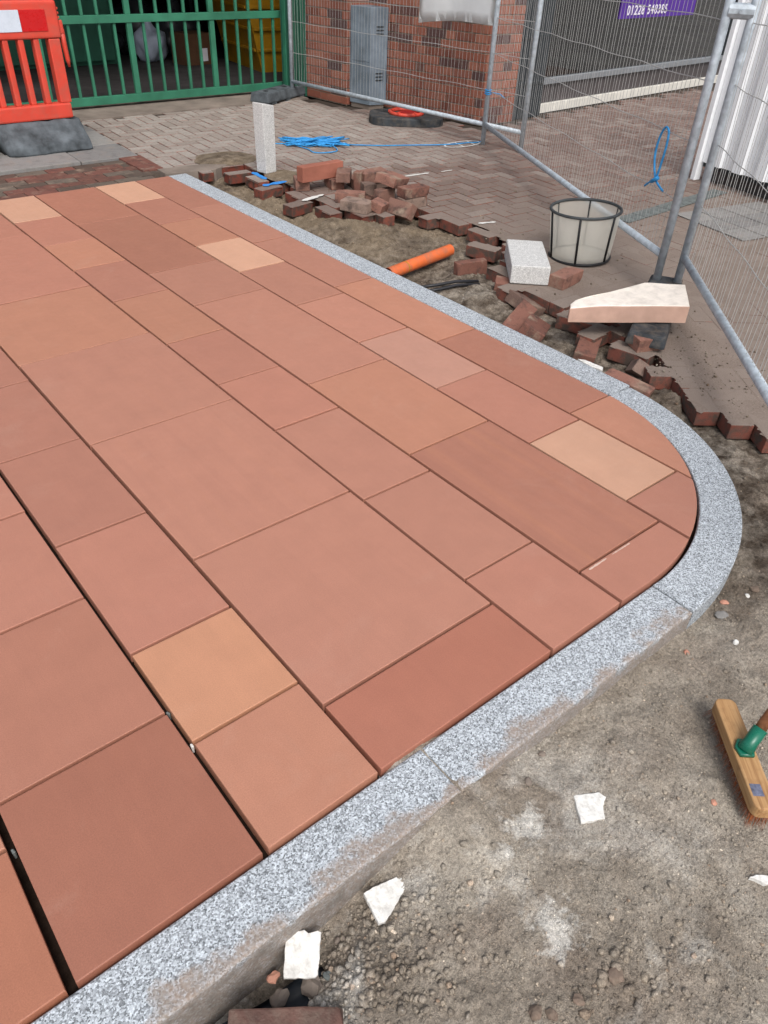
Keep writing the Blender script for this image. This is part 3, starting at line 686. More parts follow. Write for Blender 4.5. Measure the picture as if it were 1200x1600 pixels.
frustum(bm, -.75, .75, -.62, .62, 0, .95, .22, .05); from_bm('shell', bm, 'yellow_paint', sk)
for z in (.22, .44, .66): 
    f = (1-z/.95)
    gbox('rib', -.75+.22*f+.01, .75-.22*f-.01, -.645+.05*f, -.622+.05*f, z, z+.03, parent=sk, mat='yellow_paint')
    gbox('rib', -.775+.22*f, -.752+.22*f, -.55, .55, z, z+.03, parent=sk, mat='yellow_paint')
gbox('rim', -.79, .79, -.665, -.622, .92, .97, parent=sk, mat='yellow_paint')

def bag(name, label, loc, sc, mat, seed):
    b = rock_mesh(seed, 3)
    for v in b.verts:
        v.co += v.normal*.10*noise.noise(v.co*4+Vector((seed, 0, 0)))
        if v.co.z > .6: v.co.x *= .55; v.co.y *= .55; v.co.z += .25*(v.co.z-.6)
        v.co.z = max(v.co.z, -.72); v.co = Vector((v.co.x*sc[0], v.co.y*sc[1], (v.co.z+.72)*sc[2]))
    return tag(from_bm(name, b, mat, None, loc, None, True), label, 'bag')
bag('refuse_bag', 'pale blue-white sack lying on the passage floor', (4.83, 10.6, .02), (.20, .18, .24), 'bag_pale', 1)
bag('refuse_bag', 'dark sack left of the pale sack in the passage', (4.28, 10.9, .02), (.28, .25, .24), 'bag_dark', 2)
bag('refuse_bag', 'dark sack behind the cardboard box in the passage', (5.35, 10.9, .02), (.32, .25, .34), 'bag_dark', 3)
bag('refuse_bag', 'dark sack heaped right behind the pale sack', (4.95, 11.3, .02), (.35, .28, .4), 'bag_dark', 4)
bx = thing('cardboard_box', 'brown cardboard box with white label in the passage', 'box', (5.2, 10.2, .02), (0, 0, R(8)))
gbox('carton', -.2, .2, -.16, .16, 0, .34, parent=bx, mat='cardboard'); gbox('paper_label', .0, .12, -.164, -.161, .04, .18, parent=bx, mat='print_white', bev=0)
bx = thing('cardboard_box', 'pale tall carton leaning at the back of the passage', 'box', (4.25, 11.25, .02), (0, 0, R(-12)))
gbox('carton', -.15, .15, -.1, .1, 0, .6, parent=bx, mat='bag_pale')
rc = thing('red_crate', 'red crate high on the passage back shelf', 'crate', (5.15, 12.0, .9))
gbox('body', -.3, .3, -.2, .2, 0, .3, parent=rc, mat='red_cloth'); gbox('rim', -.32, .32, -.22, .22, .3, .33, parent=rc, mat='red_cloth')
sf = thing('shelf_rack', 'dark metal rack at the back of the passage', 'rack', (5.2, 12.0, .02))
gbox('shelf', -.9, .9, -.25, .25, .83, .878, parent=sf, mat='dark_metal')
for a in (-.88, .84):
    for b in (-.24, .2): gbox('leg', a, a+.04, b, b+.04, 0, .829, parent=sf, mat='dark_metal')

# ------------------------------------------------------------------ brick building with cabinet
wall = thing('brick_building', 'red brick building corner between the gate and shopfront', 'building', (0, 0, 0))
def wall_run(p0, p1, depth_, h=3.0, zb=1.5, z0=0.0):
    """core + individually laid bricks (Flemish bond) on the outward face, outward = right of p0->p1"""
    p0 = Vector((*p0, 0)); p1 = Vector((*p1, 0)); d = (p1-p0); L = d.length; d.normalize(); ang = math.atan2(d.y, d.x); nrm = Vector((d.y, -d.x, 0))
    bm = bmesh.new(); box(bm, 0, L, .004, depth_, z0, h); from_bm('wall_core', bm, 'mortar', wall, (p0.x, p0.y, 0), (0, 0, ang))
    vs2, fs2 = [], []
    row = 0; z = z0+.010
    while z < h-.07:
        x = -.06 if row % 2 else 0.0; st_ = row % 2
        while x < L-.02:
            w = .215 if st_ == 0 else .1025; a, b = max(x, .0), min(x+w, L)
            if L-b < .055: b = L
            if b-a > .03:
                if z < zb:
                    key = (round(b-a, 3)); me = BRK.get(key)
                    if me is None:
                        q = bmesh.new(); box(q, -(b-a)/2, (b-a)/2, -.0, .05, 0, .065, .002, 1); me = bpy.data.meshes.new('brick'); q.normal_update(); q.to_mesh(me); q.free(); me.materials.append(M['wall_brick']); BRK[key] = me
                    c = p0+d*((a+b)/2)+nrm*(random.uniform(.003, .007))
                    link_mesh('brick', me, None, wall, (c.x, c.y, z), (0, 0, ang))
                else:
                    n0 = len(vs2)
                    for dz in (0, .065):
                        for (u, v) in ((a, -.005), (b, -.005), (b, .05), (a, .05)):
                            c = p0+d*u-nrm*v; vs2.append((c.x, c.y, z+dz))
                    fs2 += [[n0+i for i in f] for f in ((0, 1, 5, 4), (1, 2, 6, 5), (2, 3, 7, 6), (3, 0, 4, 7), (4, 5, 6, 7), (3, 2, 1, 0))]
            x = b+.010 if b >= L else x+w+.010; st_ ^= 1
        z += .075; row += 1
    if vs2:
        me = bpy.data.meshes.new('upper_bricks'); me.from_pydata(vs2, [], fs2); me.materials.append(M['wall_brick']); tag(link_mesh('upper_bricks', me, None, wall), None, kind='stuff')
BRK = {}
wall_run((5.27, 7.72), (5.335, 7.10), .35, zb=1.12)
wall_run((5.34, 7.10), (5.60, 7.06), .30, zb=1.12)
wall_run((5.585, 7.06), (5.885, 5.667), .35, zb=1.12)
wall_run((5.889, 5.663), (6.31, 5.640), .40, zb=1.12)
bm = bmesh.new(); box(bm, 5.95, 7.4, 6.1, 7.85, .02, 3.0); from_bm('inner_core', bm, 'mortar', wall)
bm = bmesh.new(); prism(bm, [(5.2, 7.78), (5.3, 7.05), (5.5, 7.0), (5.84, 5.6), (6.35, 5.58), (7.5, 6.0), (7.5, 7.85)], 3.01, 3.3); from_bm('parapet', bm, 'concrete', wall)

cb = thing('utility_cabinet', 'tall weathered grey metal utility cabinet against the brick wall', 'cabinet', (5.375, 6.835, 0))
bm = bmesh.new(); prism(bm, [(-.02, .225), (.03, -.035), (.215, -.075), (.20, .23)], .045, .885, .006, 2); from_bm('casing', bm, 'zinc_cabinet', cb)
bm = bmesh.new(); prism(bm, [(-.01, .215), (.04, -.02), (.20, -.06), (.19, .22)], 0, .044); from_bm('plinth', bm, 'concrete', cb)
def quad_panel(name, a, b, z0, z1, out, mat, parent, th=.004):
    a = Vector((*a, 0)); b = Vector((*b, 0)); d = (b-a).normalized(); n = Vector((d.y, -d.x, 0)); bm = bmesh.new()
    p = [a+n*out, b+n*out, b+n*(out+th), a+n*(out+th)]; prism(bm, [(q.x, q.y) for q in p][::-1] if False else [(q.x, q.y) for q in p], z0, z1)
    bmesh.ops.recalc_face_normals(bm, faces=bm.faces); return from_bm(name, bm, mat, parent)
quad_panel('door', (-.015, .205), (.025, -.02), .09, .42, .001, 'zinc_cabinet', cb); quad_panel('door', (-.015, .205), (.025, -.02), .428, .86, .001, 'zinc_cabinet', cb)
for z in (.66, .69, .72, .26, .29, .32): quad_panel('vent_slot', (.09, -.048), (.17, -.0655), z, z+.012, .0, 'dark_metal', cb, .003)

# ------------------------------------------------------------------ shopfront
TH = R(4.5)
shop = thing('shopfront', 'dark framed shop window with white sill strip', 'shopfront', (6.985, 5.83, 0), (0, 0, TH))
def sbox(name, *a, mat='dark_metal', bev=.002, parent=shop):
    bm = bmesh.new(); box(bm, *a, bev); return from_bm(name, bm, mat, parent)
sbox('sill_strip', -.06, 6.5, -.012, .09, .0, .085, mat='white_sill'); sbox('plinth', -.05, 6.5, .03, .2, .086, .262, mat='shop_plinth')
sbox('bottom_frame', -.05, 6.5, .0, .1, .264, .318, mat='grey_trim'); sbox('corner_frame', -.13, -.055, -.01, .14, .0, 2.8); sbox('side_panel', -.66, -.135, -.07, .05, 0.0, 2.8)
for z in (.3, .7, 1.1, 1.5): sbox('panel_rail', -.64, -.16, -.085, -.071, z, z+.03)
sbox('mullion', 3.9, 3.97, -.005, .1, .32, 2.7); sbox('mullion', 6.43, 6.5, -.005, .1, .32, 2.7); sbox('top_frame', -.05, 6.5, .0, .1, 2.71, 2.8); sbox('fascia', -.66, 6.6, -.1, .3, 2.81, 3.5, mat='purple_print')
sbox('window_pane', -.05, 3.898, .045, .053, .32, 2.708, mat='shop_glass', bev=0); sbox('window_pane', 3.972, 6.428, .045, .053, .32, 2.708, mat='shop_glass', bev=0)
sbox('shop_floor', -.05, 6.5, .21, 4.5, .0, .26, mat='shop_floor'); sbox('back_wall', -.05, 6.5, 4.51, 4.6, .0, 3, mat='shop_wall'); sbox('side_wall', -.12, -.06, .21, 4.6, .0, 3, mat='shop_wall'); sbox('side_wall', 6.5, 6.6, .21, 4.6, .0, 3, mat='shop_wall'); sbox('shop_ceiling', -.12, 6.6, .21, 4.6, 3.01, 3.1, mat='shop_wall')
sign = thing('window_sign', 'purple sign with a white phone number on the shop window', 'sign', (6.985, 5.83, 0), (0, 0, TH))
sbox('panel', 1.22, 2.86, .030, .044, .80, 1.32, mat='purple_print', bev=0, parent=sign)
def glyph(ch):
    tc = bpy.data.curves.new('digit', 'FONT'); tc.body = ch; tc.size = .135; tc.offset = .0014; tc.extrude = .002
    to = bpy.data.objects.new('tmp', tc); C.objects.link(to); bpy.context.view_layer.update()
    me = bpy.data.meshes.new_from_object(to.evaluated_get(bpy.context.evaluated_depsgraph_get())); bpy.data.objects.remove(to)
    me.transform(Matrix.Diagonal((.92, .93, 1, 1))); me.materials.clear(); me.materials.append(M['print_white']); me.name = 'digit'; return me
GL = {}; px_ = 1.345
for ch in '01228 548385':
    if ch == ' ': px_ += .045; continue
    if ch not in GL: GL[ch] = glyph(ch)
    link_mesh('digit', GL[ch], None, sign, (px_, .027, .833), (R(90), 0, 0)); px_ += .0755
# things standing inside the shop
rd = thing('red_display_stand', 'red stand with white card inside the shop window', 'stand', (8.42, 6.28, .262), (0, 0, TH))
gbox('base', -.14, .14, -.1, .1, 0, .04, mat='red_cloth', parent=rd); gbox('column', -.10, .10, -.06, .06, .041, .42, mat='red_cloth', parent=rd); gbox('card', -.13, .0, -.08, -.064, .16, .28, mat='white_sheet', parent=rd)
yb = thing('yellow_toolbox', 'yellow box low inside the shop window', 'box', (9.6, 6.75, .262), (0, 0, TH))
gbox('body', -.25, .25, -.15, .15, 0, .3, mat='yellow_paint', parent=yb); gbox('lid', -.26, .26, -.16, .16, .302, .36, mat='dark_metal', parent=yb); gbox('handle', -.1, .1, -.02, .02, .361, .4, mat='dark_metal', parent=yb)
for k, (x, y, w, h) in enumerate([(7.7, 7.6, .7, .9), (9.0, 8.4, .9, 1.0), (10.6, 8.2, .8, .8)]):
    st_ = thing('display_unit', ['dark display unit nearest the shop corner', 'dark display unit in the middle of the shop', 'dark display unit at the far end of the shop'][k], 'display unit', (x, y, .262), (0, 0, TH+.1*k))
    gbox('base', -w/2, w/2, -.25, .25, 0, .1, mat='dark_metal', parent=st_)
    for z in (.35, .62, .88): gbox('shelf', -w/2, w/2, -.22, .22, z*h, z*h+.03, mat='grey_trim', parent=st_)
    gbox('side', -w/2-.03, -w/2-.002, -.25, .25, .0, h, mat='dark_metal', parent=st_); gbox('side', w/2+.002, w/2+.03, -.25, .25, .0, h, mat='dark_metal', parent=st_)

# ------------------------------------------------------------------ white corrugated hoarding
hd = thing('hoarding', 'white corrugated hoarding sheet behind the right fence', 'hoarding', (6.0, 3.32, 0), (0, 0, R(-102.5)))
bm = bmesh.new(); prof = []; x = 0
while x < 3.2:
    prof += [(x, 0), (x+.10, 0), (x+.115, -.026), (x+.195, -.026), (x+.21, 0)]; x += .21
lo = []
for th in (0, .004):
    lo.append([[bm.verts.new((px, py+th, z)) for px, py in prof] for z in (.135, 2.3)])
n = len(prof)
for i in range(n-1):
    bm.faces.new((lo[0][0][i], lo[0][0][i+1], lo[0][1][i+1], lo[0][1][i])); bm.faces.new((lo[1][1][i], lo[1][1][i+1], lo[1][0][i+1], lo[1][0][i]))
    bm.faces.new((lo[0][0][i+1], lo[0][0][i], lo[1][0][i], lo[1][0][i+1]))
bmesh.ops.remove_doubles(bm, verts=bm.verts, dist=1e-6)
from_bm('sheet', bm, 'white_sheet', hd)
gbox('edge_trim', -.045, -.003, -.035, .03, .0, 2.32, mat='white_sheet', parent=hd); gbox('bottom_rail', 0, 3.2, .02, .06, .10, .15, mat='dark_metal', parent=hd)
gbox('plinth_board', .0, 3.2, .10, .14, .0, .14, mat='shop_plinth', parent=hd)
for a in (.1, 1.1, 2.1, 3.1): gbox('upright', a, a+.05, .062, .098, 0, 2.25, mat='shop_plinth', parent=hd)
dr = thing('drain_channel', 'row of grey stone setts crossing the old paving', 'drain', (0, 0, .0))
for i in range(13):
    a = Vector((4.55, 2.975)); b = Vector((5.85, 3.02)); p = a.lerp(b, (i+.5)/13); bm = bmesh.new(); box(bm, -.047, .047, -.058, .058, .001, .009+wob(.002), .003); from_bm('sett', bm, 'drain_stone', dr, (p.x, p.y, 0), (0, 0, .035+wob(.03)))
fp = thing('pale_flag_patch', 'patch of larger pale old flags before the hoarding', 'paving', (5.0, 2.35, 0))
for i in range(4):
    for j in range(3):
        bm = bmesh.new(); box(bm, i*.215-.1, i*.215+.105, j*.205-.1, j*.205+.1, .0035, .008+wob(.001), .003); from_bm('flag', bm, 'flag_stone', fp, None, None)
fp.rotation_euler = (0, 0, R(-12))

# ------------------------------------------------------------------ temporary fencing
def fence(name, label, p0, p1, z0=0., z1=0., h=2.0, bend=0, group='temporary mesh fence panels'):
    a = Vector((*p0, z0)); b = Vector((*p1, z1)); t = thing(name, label, 'fence', a, (0, 0, 0), group)
    d = b-a; L = d.length; u = d.normalized(); up = Vector((0, 0, 1)); nrm = Vector((-u.y, u.x, 0)).normalized()
    for x in (0, L):
        bm = bmesh.new(); tube(bm, [u*x+up*.0, u*x+up*h], .0205, 12); from_bm('post', bm, 'galvanised', t, None, None, True)
    for z in (.16, h-.02):
        bm = bmesh.new(); tube(bm, [u*.0+up*z, u*L+up*z], .0190, 12); from_bm('bottom_rail' if z < 1 else 'top_rail', bm, 'galvanised', t, None, None, True)
    bm = bmesh.new(); n = int(L/.040)
    for i in range(1, n):
        x = L*i/n; w = .004*math.sin(i*1.7)
        pts = []
        for z in (.16, .22, .32, .45, .62, .8, 1.0, 1.3, 1.6, h-.02):
            wv = (bend*math.sin((z-.16)*4)*math.exp(-(z-.16)*1.2)) if z > .16 else 0
            pts.append(u*(x+w*math.sin(z*5+i))+up*z+nrm*(wv*(.6+.4*math.sin(i*.31))+.0025*math.sin(i*2.3+z*7)))
        tube(bm, pts, .0013, 4, caps=False)
    for z in (.43, .70, .95, 1.19, 1.45, 1.7):
        pts = [u*(L*i/24)+up*(z+.004*math.sin(i*1.3+z*9))+nrm*(.004) for i in range(25)]
        tube(bm, pts, .0022, 5, caps=False)
    from_bm('wire_mesh', bm, 'wire', t); return t
fence('mesh_fence', 'mesh fence panel before the brick wall carrying the white banner', (5.06, 7.70), (5.40, 4.68))
fence('mesh_fence', 'long mesh fence panel running from the wall corner to the near double post', (5.345, 5.083), (3.635, 2.085), .0, .045)
fence('mesh_fence', 'nearest mesh fence panel at the right edge of the view', (3.70, 2.0), (1.98, .30), .045, .045, bend=.012)
cl = thing('fence_clamp', 'steel clamp joining the two near fence posts', 'clamp', (3.668, 2.043, 1.27))
bm = bmesh.new(); tube(bm, [(-.033, .042, 0), (.032, -.043, 0)], .030, 10); from_bm('band', bm, 'galvanised', cl)
bm = bmesh.new(); tube(bm, [(0, 0, -.03), (0, 0, .03)], .012, 6); tube(bm, [(-.05, -.03, 0), (.05, .03, 0)], .008, 6); from_bm('bolt', bm, 'galvanised', cl)

def foot_block(label, loc, rot, L=.72, Wd=.21, H=.105, mat='black_rubber'):
    t = thing('rubber_block', label, 'rubber block', loc, rot, 'rubber fence feet'); bm = bmesh.new()
    n = 8; sec = [(-Wd/2, 0), (Wd/2, 0), (Wd/2-.02, H), (-Wd/2+.02, H)]
    box(bm, -L/2, L/2, -Wd/2, Wd/2, .02, H, .014, 2)
    for v in bm.verts:
        f = 1-.14*(v.co.z/H); v.co.y *= f; v.co.x *= 1-.03*(v.co.z/H)
        v.co += noise.noise_vector(v.co*9)*.003
    from_bm('body', bm, mat, t)
    for x in (-L/2+.08, -.04, L/2-.16):
        bm = bmesh.new(); box(bm, x, x+.09, -Wd/2+.01, Wd/2-.01, 0, .022, .004); from_bm('pad', bm, mat, t)
    for x in (-.26, -.09, .09, .26):
        bm = bmesh.new(); tube(bm, [(x, 0, H-.003), (x, 0, H+.002)], .026, 14); from_bm('socket', bm, 'cable_black', t)
    return t
foot_block('black rubber fence block under the near double post and white stone', (3.36, 1.885, .0), (0, 0, R(28)), .86, .19, .078)
foot_block('black rubber fence block lying before the green gate', (4.90, 7.70, 0), (0, 0, R(24)), .78, .24, .11, 'grey_rubber')

# banner on the far fence
bn = bpy.data.objects.new('tmp', None); bpy.data.objects.remove(bn)
bm = bmesh.new(); A0 = Vector((5.06, 7.70, 0)); uA = (Vector((5.40, 4.68, 0))-A0).normalized(); nA = Vector((uA.y, -uA.x, 0)); gridv = []
for i in range(17):
    for j in range(9):
        s = i/16; x = 1.80+s*.83; top = 1.55; bot = .845+.05*s*s+.035*math.sin(s*math.pi)
        z = top+(bot-top)*j/8; out = .030+.012*math.sin(s*9)*(j/8)+.03*(max(0, s-.45)*(1-s)*4)*(j/8)**2
        gridv.append(bm.verts.new(A0+uA*x+nA*out+Vector((0, 0, z))))
for i in range(16):
    for j in range(8): bm.faces.new((gridv[i*9+j], gridv[i*9+j+1], gridv[(i+1)*9+j+1], gridv[(i+1)*9+j]))
r_ = bmesh.ops.solidify(bm, geom=bm.faces[:], thickness=.003)
tag(from_bm('banner', bm, 'white_banner', None, None, None, True), 'blank white sheet banner hung on the far fence panel', 'banner')

# ------------------------------------------------------------------ red barrier
br = thing('barrier', 'red plastic work barrier with red and white reflective band', 'barrier', (2.32, 6.74, 0.0), (0, 0, R(1)))
BW = 1.1
def bbox(name, *a, mat='red_plastic', bev=.008, seg=2, parent=br):
    bm = bmesh.new(); box(bm, *a, bev, seg); return from_bm(name, bm, mat, parent)
bm = bmesh.new(); box(bm, -BW, .0, -.045, .055, .21, .315, .012, 2); from_bm('lower_beam', bm, 'red_plastic', br)
bm = bmesh.new(); box(bm, -BW, .03, -.04, .05, .745, .985, .02, 3); from_bm('top_beam', bm, 'red_plastic', br)
bbox('end_upright', -.075, .012, -.035, .045, .316, .744); bbox('end_upright', -BW, -BW+.085, -.035, .045, .316, .744)
for k in range(8):
    x = -.165-k*.113
    bbox('slat', x-.022, x+.022, -.030, .040, .312, .75, bev=.012)
bm = bmesh.new(); tube(bm, [(.045, 0, .80), (.05, 0, .70), (.055, 0, .60), (.058, 0, .55)], [.024, .02, .018, .008], 10); from_bm('hook', bm, 'red_plastic', br, None, None, True)
bm = bmesh.new(); box(bm, .01, .06, -.025, .03, .77, .86, .01, 2); from_bm('hook_lug', bm, 'red_plastic', br)
for k in range(3): bbox('grip_rib', .031, .040, -.03, .04, .87+k*.028, .885+k*.028, bev=.003)
for k, (a, c) in enumerate([(-.255, 'reflector_red'), (-.465, 'reflector_white'), (-.675, 'reflector_red'), (-.885, 'reflector_white'), (-1.095, 'reflector_red')]):
    bbox('reflector', a+.001, a+.209 if k else a+.19, -.0445, -.0405, .795, .93, mat=c, bev=.001, seg=1)
bm = bmesh.new(); 
def foot_shape(bm, x0, x1):
    secs = [(-.23, .0, .05), (-.21, .06, .0), (-.10, .20, 0), (.10, .20, 0), (.21, .06, 0), (.23, 0, 0)]
    prof = [(-.24, .012), (-.225, .07), (-.12, .15), (-.06, .205), (.06, .205), (.12, .15), (.225, .07), (.24, .012)]
    xs = [x0, x0+.04, (x0+x1)/2, x1-.05, x1-.012, x1]; k = [.75, 1, 1, 1, .93, .75]; rows = []
    for x, s in zip(xs, k): rows.append([bm.verts.new((x, y*s, z*(.9+.1*s))) for y, z in prof])
    for a, b in zip(rows[:-1], rows[1:]):
        for i in range(len(prof)-1): bm.faces.new((a[i], b[i], b[i+1], a[i+1]))
        bm.faces.new((a[-1], b[-1], b[0], a[0]))
    bm.faces.new(rows[0]); bm.faces.new(rows[-1][::-1])
bm.free()
for fx0, fx1 in ((-.60, .045), (-1.22, -.68)):
    bm = bmesh.new(); foot_shape(bm, fx0, fx1); bmesh.ops.subdivide_edges(bm, edges=bm.edges[:], cuts=3, use_grid_fill=True)
    for v in bm.verts: v.co += noise.noise_vector(v.co*11)*.012; v.co.z = max(v.co.z, .012)
    bmesh.ops.recalc_face_normals(bm, faces=bm.faces); from_bm('rubber_foot', bm, 'grey_rubber', br, None, None, True)

# ------------------------------------------------------------------ rubber base with red ring
rg = thing('sign_stand', 'low black rubber sign base with red ring by the brick wall', 'sign base', (5.36, 6.16, 0), (0, 0, R(-38)))
bm = bmesh.new(); oct_ = [(.36*math.copysign(abs(math.cos(t))**.55, math.cos(t)), .25*math.copysign(abs(math.sin(t))**.55, math.sin(t))) for t in [i*math.pi/14 for i in range(28)]]
prism(bm, oct_, .002, .072, .012, 2); from_bm('body', bm, 'black_rubber', rg)
bm = bmesh.new(); tube(bm, [(.155*math.cos(i*math.pi/16), .155*math.sin(i*math.pi/16), .084) for i in range(32)], .018, 8, True); from_bm('ring', bm, 'red_plastic', rg, None, None, True)
bm = bmesh.new(); tube(bm, [(.04, 0, .073), (.04, 0, .078)], .13, 20); from_bm('socket', bm, 'red_cloth', rg)
for k in range(6): 
    a = k*math.pi/3; bm = bmesh.new(); box(bm, -.02, .02, -.012, .012, .08, .106, .003); from_bm('lug', bm, 'red_plastic', rg, (.155*math.cos(a), .155*math.sin(a), 0), (0, 0, a))

# ------------------------------------------------------------------ ropes
def rope(name, label, pts, r=.005, cat='rope', seg=6):
    # catmull-rom through the points
    P_ = [Vector(p) for p in pts]; out = []
    for i in range(len(P_)-1):
        p0, p1, p2, p3 = P_[max(i-1, 0)], P_[i], P_[i+1], P_[min(i+2, len(P_)-1)]
        for k in range(6):
            t = k/6; out.append(.5*((2*p1)+(p2-p0)*t+(2*p0-5*p1+4*p2-p3)*t*t+(3*p1-p0-3*p2+p3)*t**3))
    out.append(P_[-1]); bm = bmesh.new(); tube(bm, out, r, seg); o = from_bm(name, bm, 'blue_rope', None, None, None, True); return tag(o, label, cat)
pts = [(3.70, 6.02, .008), (3.80, 5.93, .008)]
rr = random.Random(3)
for k in range(74):
    a = k*2.45; e = .5+.5*rr.random(); cx, cy = 4.03, 5.80
    u = .33*math.cos(a)*e; v = .15*math.sin(a*1.13)*e
    pts.append((cx+u*.87+v*.5, cy-u*.5+v*.87, .010+.075*rr.random()*(1-e*.7)))
pts += [(3.86, 5.68, .009), (3.84, 5.56, .008), (3.90, 5.50, .008), (4.02, 5.49, .008), (4.08, 5.56, .009), (4.10, 5.64, .02), (4.22, 5.68, .009), (4.28, 5.615, .008), (4.5, 5.46, .008), (4.75, 5.34, .008), (4.93, 5.25, .008), (5.1, 5.19, .008), (5.25, 5.17, .008), (5.36, 5.14, .008), (5.395, 5.12, .05), (5.378, 5.10, .15), (5.38, 5.11, .3), (5.372, 5.09, .41)]
rope('rope_coil', 'heap of bright blue rope with tail running to the fence', pts, .0044)
bm = bmesh.new(); cxy = (5.345, 5.083)
for k, z in enumerate((.40, .415, .43)): tube(bm, [(cxy[0]+.028*math.cos(i*.7), cxy[1]+.028*math.sin(i*.7), z+.004*math.sin(i*2)) for i in range(9)], .005, 6, True)
tube(bm, [(5.37, 5.07, .41), (5.43, 5.02, .40), (5.46, 4.99, .37)], .005, 6)
tag(from_bm('rope_tie', bm, 'blue_rope', None, None, None, True), 'blue rope lashing round the far fence post', 'rope')
B0 = Vector((5.345, 5.083, 0)); uB = (Vector((3.635, 2.085, .0))-B0).normalized(); nB = Vector((uB.y, -uB.x, 0)); nB = nB if nB.dot(Vector((-1, 0, 0))) > 0 else -nB
LB = lambda s, z, o=.012: tuple(B0+uB*s+nB*o+Vector((0, 0, z)))
rope('rope_loop', 'blue rope loop knotted on the long fence panel wire', [LB(3.11, .46), LB(3.17, .50), LB(3.205, .515), LB(3.17, .56), LB(3.14, .63), LB(3.15, .71), LB(3.185, .758), LB(3.225, .745), LB(3.235, .68), LB(3.225, .59), LB(3.215, .52), LB(3.25, .50), LB(3.31, .485)], .0055)
tag(from_bm('rope_knot', (lambda b: (tube(b, [LB(3.18, .50, .016), LB(3.21, .515, .02), LB(3.235, .53, .016)], .011, 7), b)[1])(bmesh.new()), 'blue_rope', None, None, None, True), 'knot of the blue rope loop on the fence', 'rope')

# ------------------------------------------------------------------ loose bricks
def brick_mesh(l=.205, w=.1, h=.065, seed=0, broken=False):
    b = bmesh.new(); box(b, -l/2, l/2, -w/2, w/2, -h/2, h/2, .004, 2)
    if broken:
        for v in b.verts:
            if v.co.x > l/2-.03: v.co.x += noise.noise(v.co*22+Vector((seed, 0, 0)))*.035
    rc_ = random.Random(int(seed*1000))
    bmesh.ops.subdivide_edges(b, edges=[e for e in b.edges if e.calc_length() > .03], cuts=2, use_grid_fill=True)
    for _k in range(0 if l > .3 else 2):
        cn = Vector((rc_.choice((-1, 1))*l/2, rc_.choice((-1, 1))*w/2, rc_.choice((-1, 1))*h/2)); rad = rc_.uniform(.014, .032)
        for v in b.verts:
            dd = (v.co-cn).length
            if dd < rad: v.co += (Vector((0, 0, 0))-cn).normalized()*(rad-dd)*.4
    for v in b.verts: v.co += noise.noise_vector(v.co*17+Vector((seed*3.1, 0, 0)))*.0022+noise.noise_vector(v.co*60)*.0008
    return b
def loose(label, loc, rot, l=.2, w=.1, h=.065, mat='loose_brick', broken=False, grp='loose paving bricks by the dig', name='loose_brick', cat='brick'):
    o = from_bm(name, brick_mesh(l, w, h, random.random()*9, broken), mat, None, loc, tuple(R(a) for a in rot)); return tag(o, label, cat, grp)
# pile on the old paving (x, y, z centre)
loose('pinkish brick at the left foot of the pile under the long red stone', (3.17, 4.745, .033), (0, 0, 62), .17)
loose('long cut red sandstone piece lying across the top left of the brick pile', (3.28, 4.665, .118), (0, 0, 2), .36, .07, .1, 'cut_sandstone', name='cut_stone', cat='stone')
loose('brick lying flat beneath the right end of the long red stone', (3.385, 4.645, .033), (0, 0, 75), .16)
loose('pale topped brick near the middle top of the pile', (3.405, 4.555, .099), (0, 0, 48), .16, .1, .065)
loose('narrow dark brick stood on edge in the middle of the pile', (3.463, 4.455, .07), (0, 84, 20), .135, .06, .05)
loose('broad brick topped with red at the back of the pile', (3.57, 4.43, .1), (2, -3, -8), .19, .1, .075)
loose('brick lying under the broad back brick in the pile', (3.59, 4.44, .032), (0, 0, -5), .2)
loose('brick tilted on top at the right of the pile', (3.515, 4.15, .143), (10, 9, 22), .215, .15, .06, broken=True)
loose('small pale half brick in the front middle of the pile', (3.42, 4.29, .067), (0, 0, -20), .09, .09, .07)
loose('half brick under the small pale one in the pile', (3.41, 4.30, .016), (0, 0, -40), .12, .09, .032)
loose('dark brick stood upright under the tilted top brick', (3.43, 4.125, .052), (0, 0, 5), .15, .055, .1)
loose('brick at the right end of the pile, topmost of two', (3.565, 3.985, .099), (0, 0, -3), .2, .1, .062)
loose('brick at the right end of the pile, lower of two', (3.555, 3.99, .033), (0, 0, -8), .19, .1, .065)
loose('whole brick lying flat at the front of the pile', (3.185, 4.11, .033), (0, 0, -64), .2, .12, .065)
loose('flat brick behind the front one in the pile', (3.265, 4.29, .033), (0, 0, -43), .2)
loose('orange faced brick leaning over the lip of the dig', (3.42, 3.935, .012), (58, 0, -82), .2, .1, .065)
loose('brick end showing behind the standing narrow brick in the pile', (3.53, 4.56, .033), (0, 0, 70), .19)
loose('half brick tipped between pile and lip of the dig', (3.30, 4.02, .034), (18, 0, 24), .11, .09, .06, broken=True)
loose('flat brick beyond the right end of the pile', (3.70, 4.10, .033), (0, 0, 64), .2)
# by the granite block
loose('dark broken half brick lying in the dig near the cables', (3.10, 2.66, -.03), (8, 4, -50), .12, .09, .06, broken=True)
loose('brick tipped into the dig under the granite block', (3.02, 2.44, -.045), (-22, 6, -95), .2, .1, .065)
loose('dark brick lying deep in the dig below the white stone', (2.86, 1.90, -.05), (6, -4, 30), .2, .1, .065)
loose('dark brick set upright in the dig by the orange pipe', (3.165, 3.0, -.055), (0, 0, -13), .2, .05, .1)
loose('dirty brick lying flat beside the mesh basket', (3.335, 2.445, .033), (0, 0, 9), .2, .095, .065)
loose('red brick half sunk in the dig against the kerb', (2.84, 2.33, -.048), (28, -8, 20), .28, .09, .06)
loose('dark brick tilted beside the red sunk one at the kerb', (2.845, 2.215, -.052), (24, 10, 32), .24, .12, .06)
loose('broken brick on the lip below the white stone', (3.03, 1.70, .034), (4, 0, -22), .15, .09, .065, broken=True)
